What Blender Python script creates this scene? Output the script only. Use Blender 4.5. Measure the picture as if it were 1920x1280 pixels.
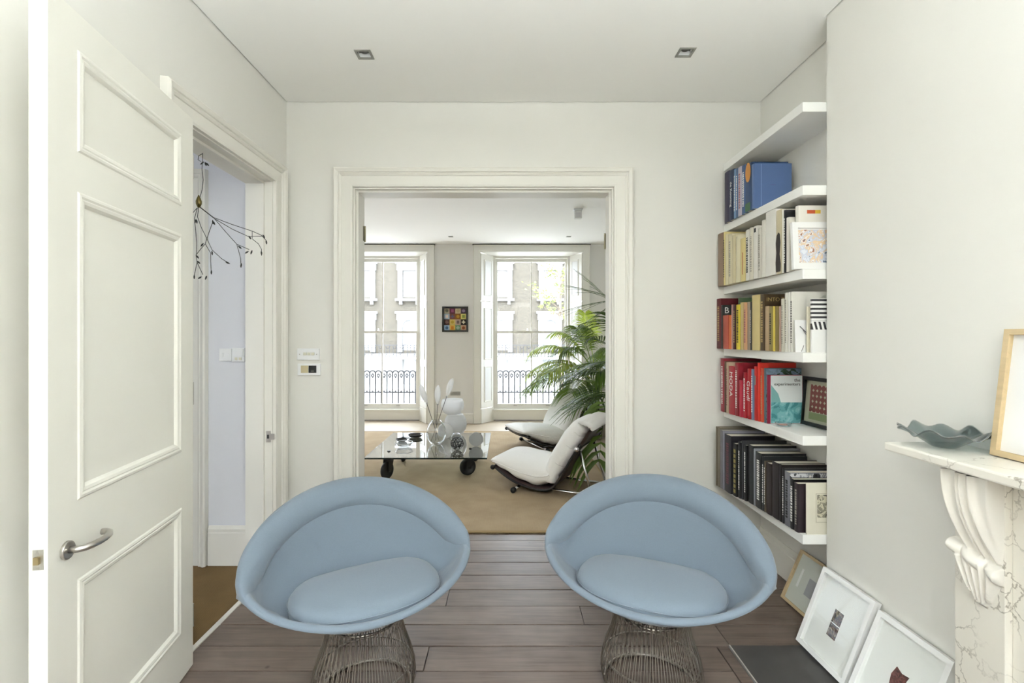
import bpy, bmesh, math, random
from mathutils import Vector, Matrix
random.seed(7)
PI = math.pi
for o in list(bpy.data.objects):
    bpy.data.objects.remove(o)
SC = bpy.context.scene
COL = SC.collection

# ------------------------------------------------------------------ camera
F = 907.0            # focal length in pixels of the 1920 px wide frame
EYE = 1.45
cam_d = bpy.data.cameras.new('camera')
cam = bpy.data.objects.new('camera', cam_d)
COL.objects.link(cam)
cam.location = (0, 0, EYE)
cam.rotation_euler = (PI / 2, 0, 0)
cam_d.sensor_fit = 'HORIZONTAL'
cam_d.sensor_width = 36.0
cam_d.lens = F / 1920 * 36.0
cam_d.shift_x = 11 / 1920
cam_d.shift_y = -9 / 1920
cam_d.clip_start = 0.05
cam_d.clip_end = 300
SC.camera = cam

# ------------------------------------------------------------------ world, sun, fill lamps, portals
w = bpy.data.worlds.new('sky')
SC.world = w
w.use_nodes = True
bg = w.node_tree.nodes['Background']
bg.inputs['Color'].default_value = (0.88, 0.955, 1.07, 1)
bg.inputs['Strength'].default_value = 3.15

def light(name, kind, loc, rot, energy, color=(1, 1, 1), size=None, size_y=None, portal=False):
    d = bpy.data.lights.new(name, kind)
    d.energy = energy
    d.color = color
    if kind == 'AREA':
        d.shape = 'RECTANGLE'
        d.size = size
        d.size_y = size_y
        if portal:
            d.cycles.is_portal = True
    o = bpy.data.objects.new(name, d)
    COL.objects.link(o)
    o.location = loc
    o.rotation_euler = rot
    return o

sun = light('sun', 'SUN', (0, -20, 40), (math.radians(42), 0, math.radians(-28)), 1.0, (1.0, 0.95, 0.86))
sun.data.angle = math.radians(1.5)
# added unseen fill lamps: below the rear windows, aimed up, and behind the hall
light('fill_rear', 'AREA', (0.1, -3.4, -0.35), (PI / 2 + math.radians(50), 0, 0), 585, (0.92, 0.955, 1.0), 3.0, 1.2)
light('fill_hall', 'AREA', (-2.4, -2.62, 1.6), (PI / 2, 0, 0), 12, (0.84, 0.90, 1.0), 1.2, 2.2)
# portals in the street windows guide the sky light
light('portal_right', 'AREA', (0.44, 8.75, 1.53), (-PI / 2, 0, 0), 1, size=1.4, size_y=2.7, portal=True)
light('portal_third', 'AREA', (-4.75, 8.75, 1.53), (-PI / 2, 0, 0), 1, size=1.4, size_y=2.7, portal=True)  # portal of the added, unseen third window
light('portal_left', 'AREA', (-2.15, 8.75, 1.53), (-PI / 2, 0, 0), 1, size=1.4, size_y=2.7, portal=True)

SC.view_settings.view_transform = 'Standard'
SC.view_settings.look = 'None'
SC.view_settings.gamma = 1
SC.view_settings.use_curve_mapping = False
SC.view_settings.exposure = 2.2
SC.cycles.use_denoising = True
SC.cycles.max_bounces = 8
SC.cycles.diffuse_bounces = 6
SC.cycles.glossy_bounces = 4
SC.cycles.transmission_bounces = 8
SC.cycles.transparent_max_bounces = 10
SC.cycles.caustics_reflective = False
SC.cycles.caustics_refractive = False
SC.cycles.sample_clamp_indirect = 6.0
SC.cycles.adaptive_threshold = 0.06
SC.cycles.adaptive_min_samples = 20

# ------------------------------------------------------------------ materials
def lin(c):
    if isinstance(c, str):
        c = c.lstrip('#')
        c = [int(c[i:i + 2], 16) / 255 for i in (0, 2, 4)]
        return tuple(((v + 0.055) / 1.055) ** 2.4 if v > 0.04045 else v / 12.92 for v in c)
    return tuple(c)

MATS = {}
def mat(name, color, rough=0.5, metal=0.0, noise=None, bump=None, spec=0.5, rand=0.0, trans=0.0, sheen=0.0):
    """noise=(scale, amount, stretch) mottles the colour; bump=(scale, strength); rand varies value per object"""
    if name in MATS:
        return MATS[name]
    m = bpy.data.materials.new(name)
    m.use_nodes = True
    nt = m.node_tree
    b = nt.nodes['Principled BSDF']
    c = lin(color)
    b.inputs['Base Color'].default_value = (*c, 1)
    b.inputs['Roughness'].default_value = rough
    b.inputs['Metallic'].default_value = metal
    b.inputs['Specular IOR Level'].default_value = spec
    if trans:
        b.inputs['Transmission Weight'].default_value = trans
    if sheen:
        b.inputs['Sheen Weight'].default_value = sheen
    tc = nt.nodes.new('ShaderNodeTexCoord')
    if noise:
        sc, amt, st = noise
        mp = nt.nodes.new('ShaderNodeMapping')
        mp.inputs['Scale'].default_value = st
        nt.links.new(tc.outputs['Object'], mp.inputs['Vector'])
        n = nt.nodes.new('ShaderNodeTexNoise')
        n.inputs['Scale'].default_value = sc
        n.inputs['Detail'].default_value = 6
        nt.links.new(mp.outputs['Vector'], n.inputs['Vector'])
        mx = nt.nodes.new('ShaderNodeMix')
        mx.data_type = 'RGBA'
        mx.inputs['A'].default_value = (*[v * (1 - amt) for v in c], 1)
        mx.inputs['B'].default_value = (*[min(1, v * (1 + amt)) for v in c], 1)
        nt.links.new(n.outputs['Fac'], mx.inputs['Factor'])
        nt.links.new(mx.outputs['Result'], b.inputs['Base Color'])
        last = mx.outputs['Result']
    else:
        last = None
    if rand:
        oi = nt.nodes.new('ShaderNodeObjectInfo')
        mr = nt.nodes.new('ShaderNodeMapRange')
        mr.inputs['To Min'].default_value = 1 - rand
        mr.inputs['To Max'].default_value = 1 + rand
        nt.links.new(oi.outputs['Random'], mr.inputs['Value'])
        hs = nt.nodes.new('ShaderNodeHueSaturation')
        hs.inputs['Color'].default_value = (*c, 1)
        if last:
            nt.links.new(last, hs.inputs['Color'])
        nt.links.new(mr.outputs['Result'], hs.inputs['Value'])
        nt.links.new(hs.outputs['Color'], b.inputs['Base Color'])
    if bump:
        n2 = nt.nodes.new('ShaderNodeTexNoise')
        n2.inputs['Scale'].default_value = bump[0]
        n2.inputs['Detail'].default_value = 4
        nt.links.new(tc.outputs['Object'], n2.inputs['Vector'])
        bp = nt.nodes.new('ShaderNodeBump')
        bp.inputs['Strength'].default_value = bump[1]
        bp.inputs['Distance'].default_value = 0.01
        nt.links.new(n2.outputs['Fac'], bp.inputs['Height'])
        nt.links.new(bp.outputs['Normal'], b.inputs['Normal'])
    MATS[name] = m
    return m

def thin_glass(name, tint=(1, 1, 1), base=0.04, gain=1.0, rough=0.0):
    """a thin pane: clear with Fresnel reflections"""
    m = bpy.data.materials.new(name)
    m.use_nodes = True
    nt = m.node_tree
    nt.nodes.remove(nt.nodes['Principled BSDF'])
    out = nt.nodes['Material Output']
    tr = nt.nodes.new('ShaderNodeBsdfTransparent')
    tr.inputs['Color'].default_value = (*tint, 1)
    gl = nt.nodes.new('ShaderNodeBsdfGlossy')
    gl.inputs['Roughness'].default_value = rough
    lw = nt.nodes.new('ShaderNodeLayerWeight')
    lw.inputs['Blend'].default_value = 0.5
    pw = nt.nodes.new('ShaderNodeMath')
    pw.operation = 'POWER'
    pw.inputs[1].default_value = 4.0
    ml = nt.nodes.new('ShaderNodeMath')
    ml.operation = 'MULTIPLY_ADD'
    ml.use_clamp = True
    ml.inputs[1].default_value = 0.85 * gain
    ml.inputs[2].default_value = base * gain
    mx = nt.nodes.new('ShaderNodeMixShader')
    nt.links.new(lw.outputs['Facing'], pw.inputs[0])
    nt.links.new(pw.outputs['Value'], ml.inputs[0])
    nt.links.new(ml.outputs['Value'], mx.inputs['Fac'])
    nt.links.new(tr.outputs['BSDF'], mx.inputs[1])
    nt.links.new(gl.outputs['BSDF'], mx.inputs[2])
    nt.links.new(mx.outputs['Shader'], out.inputs['Surface'])
    MATS[name] = m
    return m

def N(nt, kind, **kw):
    n = nt.nodes.new(kind)
    for k, v in kw.items():
        n.inputs[k.replace('_', ' ')].default_value = v
    return n

WALL = mat('wall_paint', (0.775, 0.765, 0.725), 0.85, bump=(60, 0.02))
CEIL = mat('ceiling_paint', (0.90, 0.895, 0.86), 0.9)
TRIM = mat('trim_paint', (0.80, 0.785, 0.73), 0.45)
DOORP = mat('door_paint', (0.86, 0.85, 0.785), 0.4)
SHELF = mat('shelf_paint', (0.86, 0.86, 0.84), 0.5)
HALLP = mat('hall_paint', (0.74, 0.75, 0.80), 0.85)
STEEL = mat('brushed_steel', (0.55, 0.53, 0.50), 0.28, 1.0)
CHROME = mat('chrome', (0.75, 0.75, 0.76), 0.12, 1.0)
NICKEL = mat('nickel_wire', (0.38, 0.35, 0.31), 0.3, 1.0)
BLACKR = mat('black_rubber', (0.012, 0.012, 0.013), 0.5)
BLACKM = mat('black_metal', (0.015, 0.015, 0.016), 0.35)
BLUE = mat('blue_wool', (0.198, 0.246, 0.305), 0.95, noise=(220, 0.06, (1, 1, 1)), bump=(700, 0.25), spec=0.15, sheen=0.25)
WHITEF = mat('white_canvas', (0.88, 0.87, 0.85), 0.9, bump=(14, 0.5), spec=0.1)
LEATHER = mat('brown_leather', (0.05, 0.028, 0.026), 0.45, noise=(9, 0.3, (1, 1, 1)))
WHITEP = mat('white_plastic', (0.84, 0.85, 0.86), 0.35)
OAK = mat('oak', '#c8b28c', 0.5, noise=(6, 0.18, (1, 12, 12)))
FWHITE = mat('white_frame', (0.82, 0.82, 0.81), 0.4)
PAPER = mat('mount_card', (0.80, 0.80, 0.79), 0.8)
IRON = mat('cast_iron', (0.035, 0.035, 0.04), 0.55)
WPANE = thin_glass('window_glass', (0.98, 0.99, 0.985), gain=0.9)
TGLASS = thin_glass('table_glass', (0.90, 0.95, 0.93), gain=2.2)
ARTG = thin_glass('art_glass', (0.985, 0.99, 0.985), base=0.03, gain=0.16)
OBJG = thin_glass('clear_glass', (0.95, 0.955, 0.955), gain=1.9)
PAGES = mat('page_edges', (0.74, 0.70, 0.60), 0.9)
WHITEG = mat('opal_glass', (0.85, 0.85, 0.85), 0.15)
STONE_DARK = mat('slate', (0.070, 0.067, 0.064), 0.42, noise=(7, 0.15, (1, 1, 1)))

def board_material():
    m = bpy.data.materials.new('floorboard_wood')
    m.use_nodes = True
    nt = m.node_tree
    b = nt.nodes['Principled BSDF']
    tc = N(nt, 'ShaderNodeTexCoord')
    oi = N(nt, 'ShaderNodeObjectInfo')
    add = nt.nodes.new('ShaderNodeVectorMath')
    add.operation = 'ADD'
    mulr = nt.nodes.new('ShaderNodeMath')
    mulr.operation = 'MULTIPLY'
    mulr.inputs[1].default_value = 37
    nt.links.new(oi.outputs['Random'], mulr.inputs[0])
    nt.links.new(tc.outputs['Object'], add.inputs[0])
    nt.links.new(mulr.outputs['Value'], add.inputs[1])
    mp = N(nt, 'ShaderNodeMapping', Scale=(1.3, 22, 22))
    nt.links.new(add.outputs['Vector'], mp.inputs['Vector'])
    n = N(nt, 'ShaderNodeTexNoise', Scale=2.2, Detail=8, Roughness=0.62, Distortion=0.6)
    nt.links.new(mp.outputs['Vector'], n.inputs['Vector'])
    n2 = N(nt, 'ShaderNodeTexNoise', Scale=3.5, Detail=3)
    nt.links.new(add.outputs['Vector'], n2.inputs['Vector'])
    cr = nt.nodes.new('ShaderNodeValToRGB')
    cr.color_ramp.elements[0].position = 0.30
    cr.color_ramp.elements[0].color = (*lin('#61534a'), 1)
    cr.color_ramp.elements[1].position = 0.72
    cr.color_ramp.elements[1].color = (*lin('#7e6f65'), 1)
    nt.links.new(n.outputs['Fac'], cr.inputs['Fac'])
    cr2 = nt.nodes.new('ShaderNodeValToRGB')
    cr2.color_ramp.elements[0].position = 0.42
    cr2.color_ramp.elements[0].color = (0, 0, 0, 1)
    cr2.color_ramp.elements[1].position = 0.8
    cr2.color_ramp.elements[1].color = (0.5, 0.5, 0.5, 1)
    nt.links.new(n2.outputs['Fac'], cr2.inputs['Fac'])
    mx = nt.nodes.new('ShaderNodeMix')
    mx.data_type = 'RGBA'
    nt.links.new(cr2.outputs['Color'], mx.inputs['Factor'])
    nt.links.new(cr.outputs['Color'], mx.inputs['A'])
    mx.inputs['B'].default_value = (*lin('#94877e'), 1)
    # knots
    vo = N(nt, 'ShaderNodeTexVoronoi', Scale=3.3)
    nt.links.new(add.outputs['Vector'], vo.inputs['Vector'])
    kr = nt.nodes.new('ShaderNodeValToRGB')
    kr.color_ramp.elements[0].position = 0.012
    kr.color_ramp.elements[0].color = (0.45, 0.42, 0.40, 1)
    kr.color_ramp.elements[1].position = 0.045
    kr.color_ramp.elements[1].color = (1, 1, 1, 1)
    nt.links.new(vo.outputs['Distance'], kr.inputs['Fac'])
    mk = nt.nodes.new('ShaderNodeMix')
    mk.data_type = 'RGBA'
    mk.blend_type = 'MULTIPLY'
    mk.inputs['Factor'].default_value = 1
    nt.links.new(mx.outputs['Result'], mk.inputs['A'])
    nt.links.new(kr.outputs['Color'], mk.inputs['B'])
    hs = nt.nodes.new('ShaderNodeHueSaturation')
    mr = N(nt, 'ShaderNodeMapRange')
    mr.inputs['To Min'].default_value = 0.86
    mr.inputs['To Max'].default_value = 1.12
    nt.links.new(oi.outputs['Random'], mr.inputs['Value'])
    nt.links.new(mr.outputs['Result'], hs.inputs['Value'])
    nt.links.new(mk.outputs['Result'], hs.inputs['Color'])
    nt.links.new(hs.outputs['Color'], b.inputs['Base Color'])
    b.inputs['Roughness'].default_value = 0.42
    b.inputs['Specular IOR Level'].default_value = 0.45
    bp = N(nt, 'ShaderNodeBump', Strength=0.12, Distance=0.004)
    nt.links.new(n.outputs['Fac'], bp.inputs['Height'])
    nt.links.new(bp.outputs['Normal'], b.inputs['Normal'])
    return m
BOARD = board_material()

def sisal_material(name, c1, c2, scale):
    m = bpy.data.materials.new(name)
    m.use_nodes = True
    nt = m.node_tree
    b = nt.nodes['Principled BSDF']
    tc = N(nt, 'ShaderNodeTexCoord')
    wv = N(nt, 'ShaderNodeTexWave', Scale=scale, Distortion=1.2, Detail=2)
    wv.bands_direction = 'Y'
    wx = N(nt, 'ShaderNodeTexWave', Scale=scale * 0.8, Distortion=1.5, Detail=2)
    wx.bands_direction = 'X'
    ns = N(nt, 'ShaderNodeTexNoise', Scale=5, Detail=6)
    for t in (wv, wx, ns):
        nt.links.new(tc.outputs['Object'], t.inputs['Vector'])
    a = nt.nodes.new('ShaderNodeMath')
    a.operation = 'MULTIPLY'
    nt.links.new(wv.outputs['Fac'], a.inputs[0])
    nt.links.new(wx.outputs['Fac'], a.inputs[1])
    ad = nt.nodes.new('ShaderNodeMath')
    ad.operation = 'MULTIPLY_ADD'
    ad.inputs[1].default_value = 0.5
    nt.links.new(a.outputs['Value'], ad.inputs[0])
    nt.links.new(ns.outputs['Fac'], ad.inputs[2])
    mx = nt.nodes.new('ShaderNodeMix')
    mx.data_type = 'RGBA'
    mx.inputs['A'].default_value = (*lin(c1), 1)
    mx.inputs['B'].default_value = (*lin(c2), 1)
    nt.links.new(ad.outputs['Value'], mx.inputs['Factor'])
    nt.links.new(mx.outputs['Result'], b.inputs['Base Color'])
    b.inputs['Roughness'].default_value = 0.95
    b.inputs['Specular IOR Level'].default_value = 0.1
    bp = N(nt, 'ShaderNodeBump', Strength=0.35, Distance=0.004)
    nt.links.new(a.outputs['Value'], bp.inputs['Height'])
    nt.links.new(bp.outputs['Normal'], b.inputs['Normal'])
    return m
SISAL = sisal_material('sisal', '#97836a', '#b9a68a', 42)
HALLC = sisal_material('hall_sisal', '#6e5a3f', '#8a7150', 42)

def marble_material():
    m = bpy.data.materials.new('white_marble')
    m.use_nodes = True
    nt = m.node_tree
    b = nt.nodes['Principled BSDF']
    tc = N(nt, 'ShaderNodeTexCoord')
    ns = N(nt, 'ShaderNodeTexNoise', Scale=5.5, Detail=5, Roughness=0.6)
    nt.links.new(tc.outputs['Object'], ns.inputs['Vector'])
    mxv = nt.nodes.new('ShaderNodeMix')
    mxv.data_type = 'RGBA'
    mxv.inputs['Factor'].default_value = 0.22
    nt.links.new(tc.outputs['Object'], mxv.inputs['A'])
    nt.links.new(ns.outputs['Color'], mxv.inputs['B'])
    vo = N(nt, 'ShaderNodeTexVoronoi', Scale=11)
    vo.feature = 'DISTANCE_TO_EDGE'
    nt.links.new(mxv.outputs['Result'], vo.inputs['Vector'])
    cr = nt.nodes.new('ShaderNodeValToRGB')
    cr.color_ramp.elements[0].position = 0.0
    cr.color_ramp.elements[0].color = (0.42, 0.40, 0.37, 1)
    cr.color_ramp.elements[1].position = 0.035
    cr.color_ramp.elements[1].color = (1, 1, 1, 1)
    nt.links.new(vo.outputs['Distance'], cr.inputs['Fac'])
    n3 = N(nt, 'ShaderNodeTexNoise', Scale=4, Detail=4)
    nt.links.new(tc.outputs['Object'], n3.inputs['Vector'])
    cr3 = nt.nodes.new('ShaderNodeValToRGB')
    cr3.color_ramp.elements[0].position = 0.42
    cr3.color_ramp.elements[1].position = 0.62
    nt.links.new(n3.outputs['Fac'], cr3.inputs['Fac'])
    mm = nt.nodes.new('ShaderNodeMix')
    mm.data_type = 'RGBA'
    mm.inputs['A'].default_value = (1, 1, 1, 1)
    nt.links.new(cr3.outputs['Color'], mm.inputs['Factor'])
    nt.links.new(cr.outputs['Color'], mm.inputs['B'])
    base = nt.nodes.new('ShaderNodeMix')
    base.data_type = 'RGBA'
    base.blend_type = 'MULTIPLY'
    base.inputs['Factor'].default_value = 1
    base.inputs['A'].default_value = (0.78, 0.75, 0.68, 1)
    nt.links.new(mm.outputs['Result'], base.inputs['B'])
    nt.links.new(base.outputs['Result'], b.inputs['Base Color'])
    b.inputs['Roughness'].default_value = 0.3
    return m
MARBLE = marble_material()
MARBLE_PLAIN = mat('carved_marble', (0.78, 0.75, 0.69), 0.4, noise=(6, 0.06, (1, 1, 1)))

# ------------------------------------------------------------------ mesh helpers
def box(bm, x0, x1, y0, y1, z0, z1, M=None):
    vs = [bm.verts.new(Vector((x, y, z)) if M is None else M @ Vector((x, y, z)))
          for z in (z0, z1) for y in (y0, y1) for x in (x0, x1)]
    for f in ((0, 2, 3, 1), (4, 5, 7, 6), (0, 1, 5, 4), (2, 6, 7, 3), (0, 4, 6, 2), (1, 3, 7, 5)):
        bm.faces.new([vs[i] for i in f])
    return bm

def NB():
    return bmesh.new()

def bx(x0, x1, y0, y1, z0, z1):
    return box(NB(), x0, x1, y0, y1, z0, z1)

def grid(bm, rows, close_u=False, close_v=False, cap=False):
    """rows of points -> quads; close_u joins last point to first in a row, close_v last row to first"""
    V = [[bm.verts.new(p) for p in r] for r in rows]
    nr, nc = len(V), len(V[0])
    for i in range(nr if close_v else nr - 1):
        for j in range(nc if close_u else nc - 1):
            a, b_ = V[i][j], V[i][(j + 1) % nc]
            c, d = V[(i + 1) % nr][(j + 1) % nc], V[(i + 1) % nr][j]
            try:
                bm.faces.new((a, b_, c, d))
            except ValueError:
                pass
    if cap:
        for r in (V[0], V[-1]):
            try:
                bm.faces.new(r)
            except ValueError:
                pass
    return V

def tube(bm, pts, r, n=8, cap=True, taper=None):
    pts = [Vector(p) for p in pts]
    rows = []
    up = None
    for i, p in enumerate(pts):
        t = (pts[min(i + 1, len(pts) - 1)] - pts[max(i - 1, 0)]).normalized()
        if up is None:
            up = Vector((0, 0, 1)) if abs(t.z) < 0.9 else Vector((1, 0, 0))
        s = t.cross(up).normalized()
        up = s.cross(t).normalized()
        rr = r if taper is None else r * taper[i] if isinstance(taper, (list, tuple)) else r * (1 + (taper - 1) * i / max(1, len(pts) - 1))
        rows.append([p + (s * math.cos(2 * PI * k / n) + up * math.sin(2 * PI * k / n)) * rr for k in range(n)])
    grid(bm, rows, close_u=True, cap=cap)
    return bm

def lathe(bm, prof, n=32, c=(0, 0, 0), axis='z'):
    rows = []
    for r, z in prof:
        row = []
        for k in range(n):
            a = 2 * PI * k / n
            if axis == 'z':
                row.append(Vector((c[0] + r * math.cos(a), c[1] + r * math.sin(a), c[2] + z)))
            elif axis == 'x':
                row.append(Vector((c[0] + z, c[1] + r * math.cos(a), c[2] + r * math.sin(a))))
            else:
                row.append(Vector((c[0] + r * math.cos(a), c[1] + z, c[2] + r * math.sin(a))))
        rows.append(row)
    grid(bm, rows, close_u=True)
    bmesh.ops.remove_doubles(bm, verts=bm.verts, dist=1e-6)
    return bm

def sphere(bm, c, r, n=16, m=10, sc=(1, 1, 1)):
    rows = []
    for i in range(m + 1):
        t = PI * i / m
        rows.append([Vector((c[0] + sc[0] * r * math.sin(t) * math.cos(2 * PI * k / n),
                             c[1] + sc[1] * r * math.sin(t) * math.sin(2 * PI * k / n),
                             c[2] - sc[2] * r * math.cos(t))) for k in range(n)])
    grid(bm, rows, close_u=True)
    bmesh.ops.remove_doubles(bm, verts=bm.verts, dist=1e-6)
    return bm

def obj(name, bm, m, parent=None, smooth=False, loc=None, rot=None, bevel=0, solid=0, sub=0):
    me = bpy.data.meshes.new(name)
    bmesh.ops.recalc_face_normals(bm, faces=bm.faces)
    bm.to_mesh(me)
    bm.free()
    me.materials.append(m)
    if smooth:
        for p in me.polygons:
            p.use_smooth = True
    o = bpy.data.objects.new(name, me)
    COL.objects.link(o)
    if parent is not None:
        o.parent = parent
    if loc is not None:
        o.location = loc
    if rot is not None:
        o.rotation_euler = rot
    if solid:
        md = o.modifiers.new('solid', 'SOLIDIFY')
        md.thickness = solid
        md.offset = 0
    if bevel:
        md = o.modifiers.new('bevel', 'BEVEL')
        md.width = bevel
        md.segments = 2
        md.limit_method = 'ANGLE'
        md.angle_limit = math.radians(40)
    if sub:
        md = o.modifiers.new('sub', 'SUBSURF')
        md.levels = sub
        md.render_levels = sub
    return o

def tag(o, label=None, cat=None, group=None, kind=None):
    if label:
        o['label'] = label
    if cat:
        o['category'] = cat
    if group:
        o['group'] = group
    if kind:
        o['kind'] = kind
    return o

def thing(name, label, cat, loc=(0, 0, 0), rz=0, group=None):
    o = bpy.data.objects.new(name, None)
    COL.objects.link(o)
    o.empty_display_size = 0.1
    o.location = loc
    o.rotation_euler = (0, 0, rz)
    return tag(o, label, cat, group)

def struct(name, bm, m, parent=None, label=None, **kw):
    o = obj(name, bm, m, parent, **kw)
    if parent is None:
        o['kind'] = 'structure'
        if label:
            o['label'] = label
    return o

def sempty(name, label=None, loc=(0, 0, 0)):
    o = bpy.data.objects.new(name, None)
    COL.objects.link(o)
    o.location = loc
    o['kind'] = 'structure'
    if label:
        o['label'] = label
    return o

def dup(root):
    r = root.copy()
    COL.objects.link(r)
    for ch in list(root.children):
        c = ch.copy()
        COL.objects.link(c)
        c.parent = r
        for g in list(ch.children):
            d = g.copy()
            COL.objects.link(d)
            d.parent = c
    return r

def share(name, src, parent, loc, rot=None):
    o = src.copy()
    o.name = name
    COL.objects.link(o)
    o.parent = parent
    o.location = loc
    if rot is not None:
        o.rotation_euler = rot
    return o

def text(name, body, size, m, parent, M, extrude=0.0004, align='CENTER'):
    cu = bpy.data.curves.new(name, 'FONT')
    cu.body = body
    cu.size = size
    cu.extrude = extrude
    cu.align_x = align
    cu.align_y = 'CENTER'
    cu.resolution_u = 3
    cu.materials.append(m)
    tmp = bpy.data.objects.new(name, cu)
    COL.objects.link(tmp)
    bpy.context.view_layer.update()
    me = bpy.data.meshes.new_from_object(tmp.evaluated_get(bpy.context.evaluated_depsgraph_get()))
    bpy.data.objects.remove(tmp)
    me.name = name
    o = bpy.data.objects.new(name, me)
    COL.objects.link(o)
    o.parent = parent
    o.matrix_local = M
    return o

def holed(axis, a0, a1, u0, u1, v0, v1, holes):
    """slab from a0 to a1 along axis ('x','y','z'); u,v are the other two axes in xyz order; holes=(u0,u1,v0,v1)"""
    us = sorted({u0, u1, *[h for q in holes for h in q[:2] if u0 < h < u1]})
    vs = sorted({v0, v1, *[h for q in holes for h in q[2:] if v0 < h < v1]})
    bm = NB()
    cache = {}
    def V(a, u, v):
        k = (round(a, 5), round(u, 5), round(v, 5))
        if k not in cache:
            p = {'x': (a, u, v), 'y': (u, a, v), 'z': (u, v, a)}[axis]
            cache[k] = bm.verts.new(p)
        return cache[k]
    def full(i, j):
        if not (0 <= i < len(us) - 1 and 0 <= j < len(vs) - 1):
            return False
        cu, cv = (us[i] + us[i + 1]) / 2, (vs[j] + vs[j + 1]) / 2
        return not any(h[0] < cu < h[1] and h[2] < cv < h[3] for h in holes)
    for i in range(len(us) - 1):
        for j in range(len(vs) - 1):
            if not full(i, j):
                continue
            A, B, C, D = us[i], us[i + 1], vs[j], vs[j + 1]
            for a in (a0, a1):
                bm.faces.new((V(a, A, C), V(a, B, C), V(a, B, D), V(a, A, D)))
            for (di, dj, p, q) in ((-1, 0, (A, C), (A, D)), (1, 0, (B, C), (B, D)), (0, -1, (A, C), (B, C)), (0, 1, (A, D), (B, D))):
                if not full(i + di, j + dj):
                    bm.faces.new((V(a0, *p), V(a1, *p), V(a1, *q), V(a0, *q)))
    return bm

def arch_sweep(to3, u0, u1, top, prof, bottom=0.0):
    """three-sided mitred moulding round an opening; prof=(outward d, projection p)"""
    bm = NB()
    rows = []
    for d, p in prof:
        rows.append([to3(u0 - d, bottom, p), to3(u0 - d, top + d, p), to3(u1 + d, top + d, p), to3(u1 + d, bottom, p)])
    grid(bm, rows)
    return bm

def ring_sweep(to3, u0, u1, v0, v1, prof):
    """closed rectangular mitred moulding; d is measured inwards"""
    bm = NB()
    rows = []
    for d, p in prof:
        rows.append([to3(u0 + d, v0 + d, p), to3(u0 + d, v1 - d, p), to3(u1 - d, v1 - d, p), to3(u1 - d, v0 + d, p)])
    grid(bm, rows, close_u=True)
    return bm

ARCH = [(0, 0), (0, 0.016), (0.012, 0.020), (0.014, 0.016), (0.07, 0.018), (0.072, 0.024), (0.082, 0.030),
        (0.090, 0.026), (0.094, 0.034), (0.112, 0.040), (0.122, 0.034), (0.124, 0)]
# ================================================================== the setting
CZ = 2.996            # ceiling
BW = 3.194            # partition wall with the wide opening
BWF = 3.41
FAR = 8.10            # street wall
LW = -1.45            # left wall face
AX = 1.68             # alcove wall face
BRX = 1.549           # chimney breast face
BRY = 2.337           # far corner of the chimney breast
REAR = -2.4
G = 0.007             # shadow gap below the ceiling

# floor of the near room: every board a part
floor = struct('floor', bx(-1.62, 2.0, REAR - .2, 3.58, -0.10, -0.022), mat('under_floor', (0.012, 0.010, 0.009), 0.9),
               label='worn grey brown floorboards laid across the room')
PITCH = 0.1685
HEARTH = (1.045, 1.545, -0.35, 2.279)
brd = random.Random(3)
def board_piece(x0, x1, y0, y1):
    dz = brd.uniform(-0.0012, 0.0012)
    b = bx(-(x1 - x0) / 2, (x1 - x0) / 2, -(y1 - y0) / 2, (y1 - y0) / 2, -0.022, 0)
    o = obj('floorboard', b, BOARD, floor, loc=((x0 + x1) / 2, (y0 + y1) / 2, dz), bevel=0.0016)
    return o
nrow = 0
y1 = 3.56
ysteps = [3.56] + [3.447 - PITCH * i for i in range(40)]
joints = {5: [-0.325], 6: [0.395], 8: [-0.36], 9: [0.62], 2: [-0.9], 3: [1.1], 4: [-1.1], 7: [1.05]}
for i in range(len(ysteps) - 1):
    ya, yb = ysteps[i + 1], ysteps[i]
    if ya < REAR - .2:
        break
    gap = 0.0055 + (0.002 if i in (3, 9, 10) else 0)
    xr = 1.68
    if ya < 2.34:
        xr = 1.56
    if yb <= 2.335 + 0.01:
        xr = 0.985
    xs = [-1.455] + joints.get(i, [brd.uniform(-0.8, 0.8)] if i > 10 else []) + [xr]
    xs = [x for x in xs if x <= xr]
    for k in range(len(xs) - 1):
        board_piece(xs[k] + 0.0016, xs[k + 1] - 0.0016, ya + gap / 2, yb - gap / 2)
board_piece(0.988, 1.040, -0.35, 2.262)

# hearth slab with a pale metal edge
hearth = thing('hearth_slab', 'dark grey slate hearth slab with a pale metal edge strip', 'hearth', (1.3, 1.2, 0))
obj('slab', bx(1.050 - 1.3, 1.549 - 1.3, -0.34 - 1.2, 2.268 - 1.2, -0.02, 0.004), STONE_DARK, hearth, bevel=0.001)
e = obj('edge_strip', bx(1.0435 - 1.3, 1.0495 - 1.3, -0.34 - 1.2, 2.268 - 1.2, -0.02, 0.007), mat('edge_metal', (0.72, 0.70, 0.66), 0.3, 0.6), hearth)
e['label'] = 'pale metal edge strip'

# hall floor, street room floor
struct('floor_hall', bx(-3.3, -1.465, REAR - .2, 3.2, -0.1, -0.004), HALLC, label='brown sisal carpet of the hall beyond the left doorway')
struct('floor_front', bx(-6.2, 2.1, 3.56, 8.5, -0.1, -0.006), mat('pale_boards', '#b3a590', 0.5, noise=(3, 0.15, (1, 14, 1))), label='pale boards of the street room around the rug')
struct('trim_1', bx(-1.465, -1.440, 2.15, 3.013, -0.02, 0.006), TRIM, label='white threshold strip of the left doorway')

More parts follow.
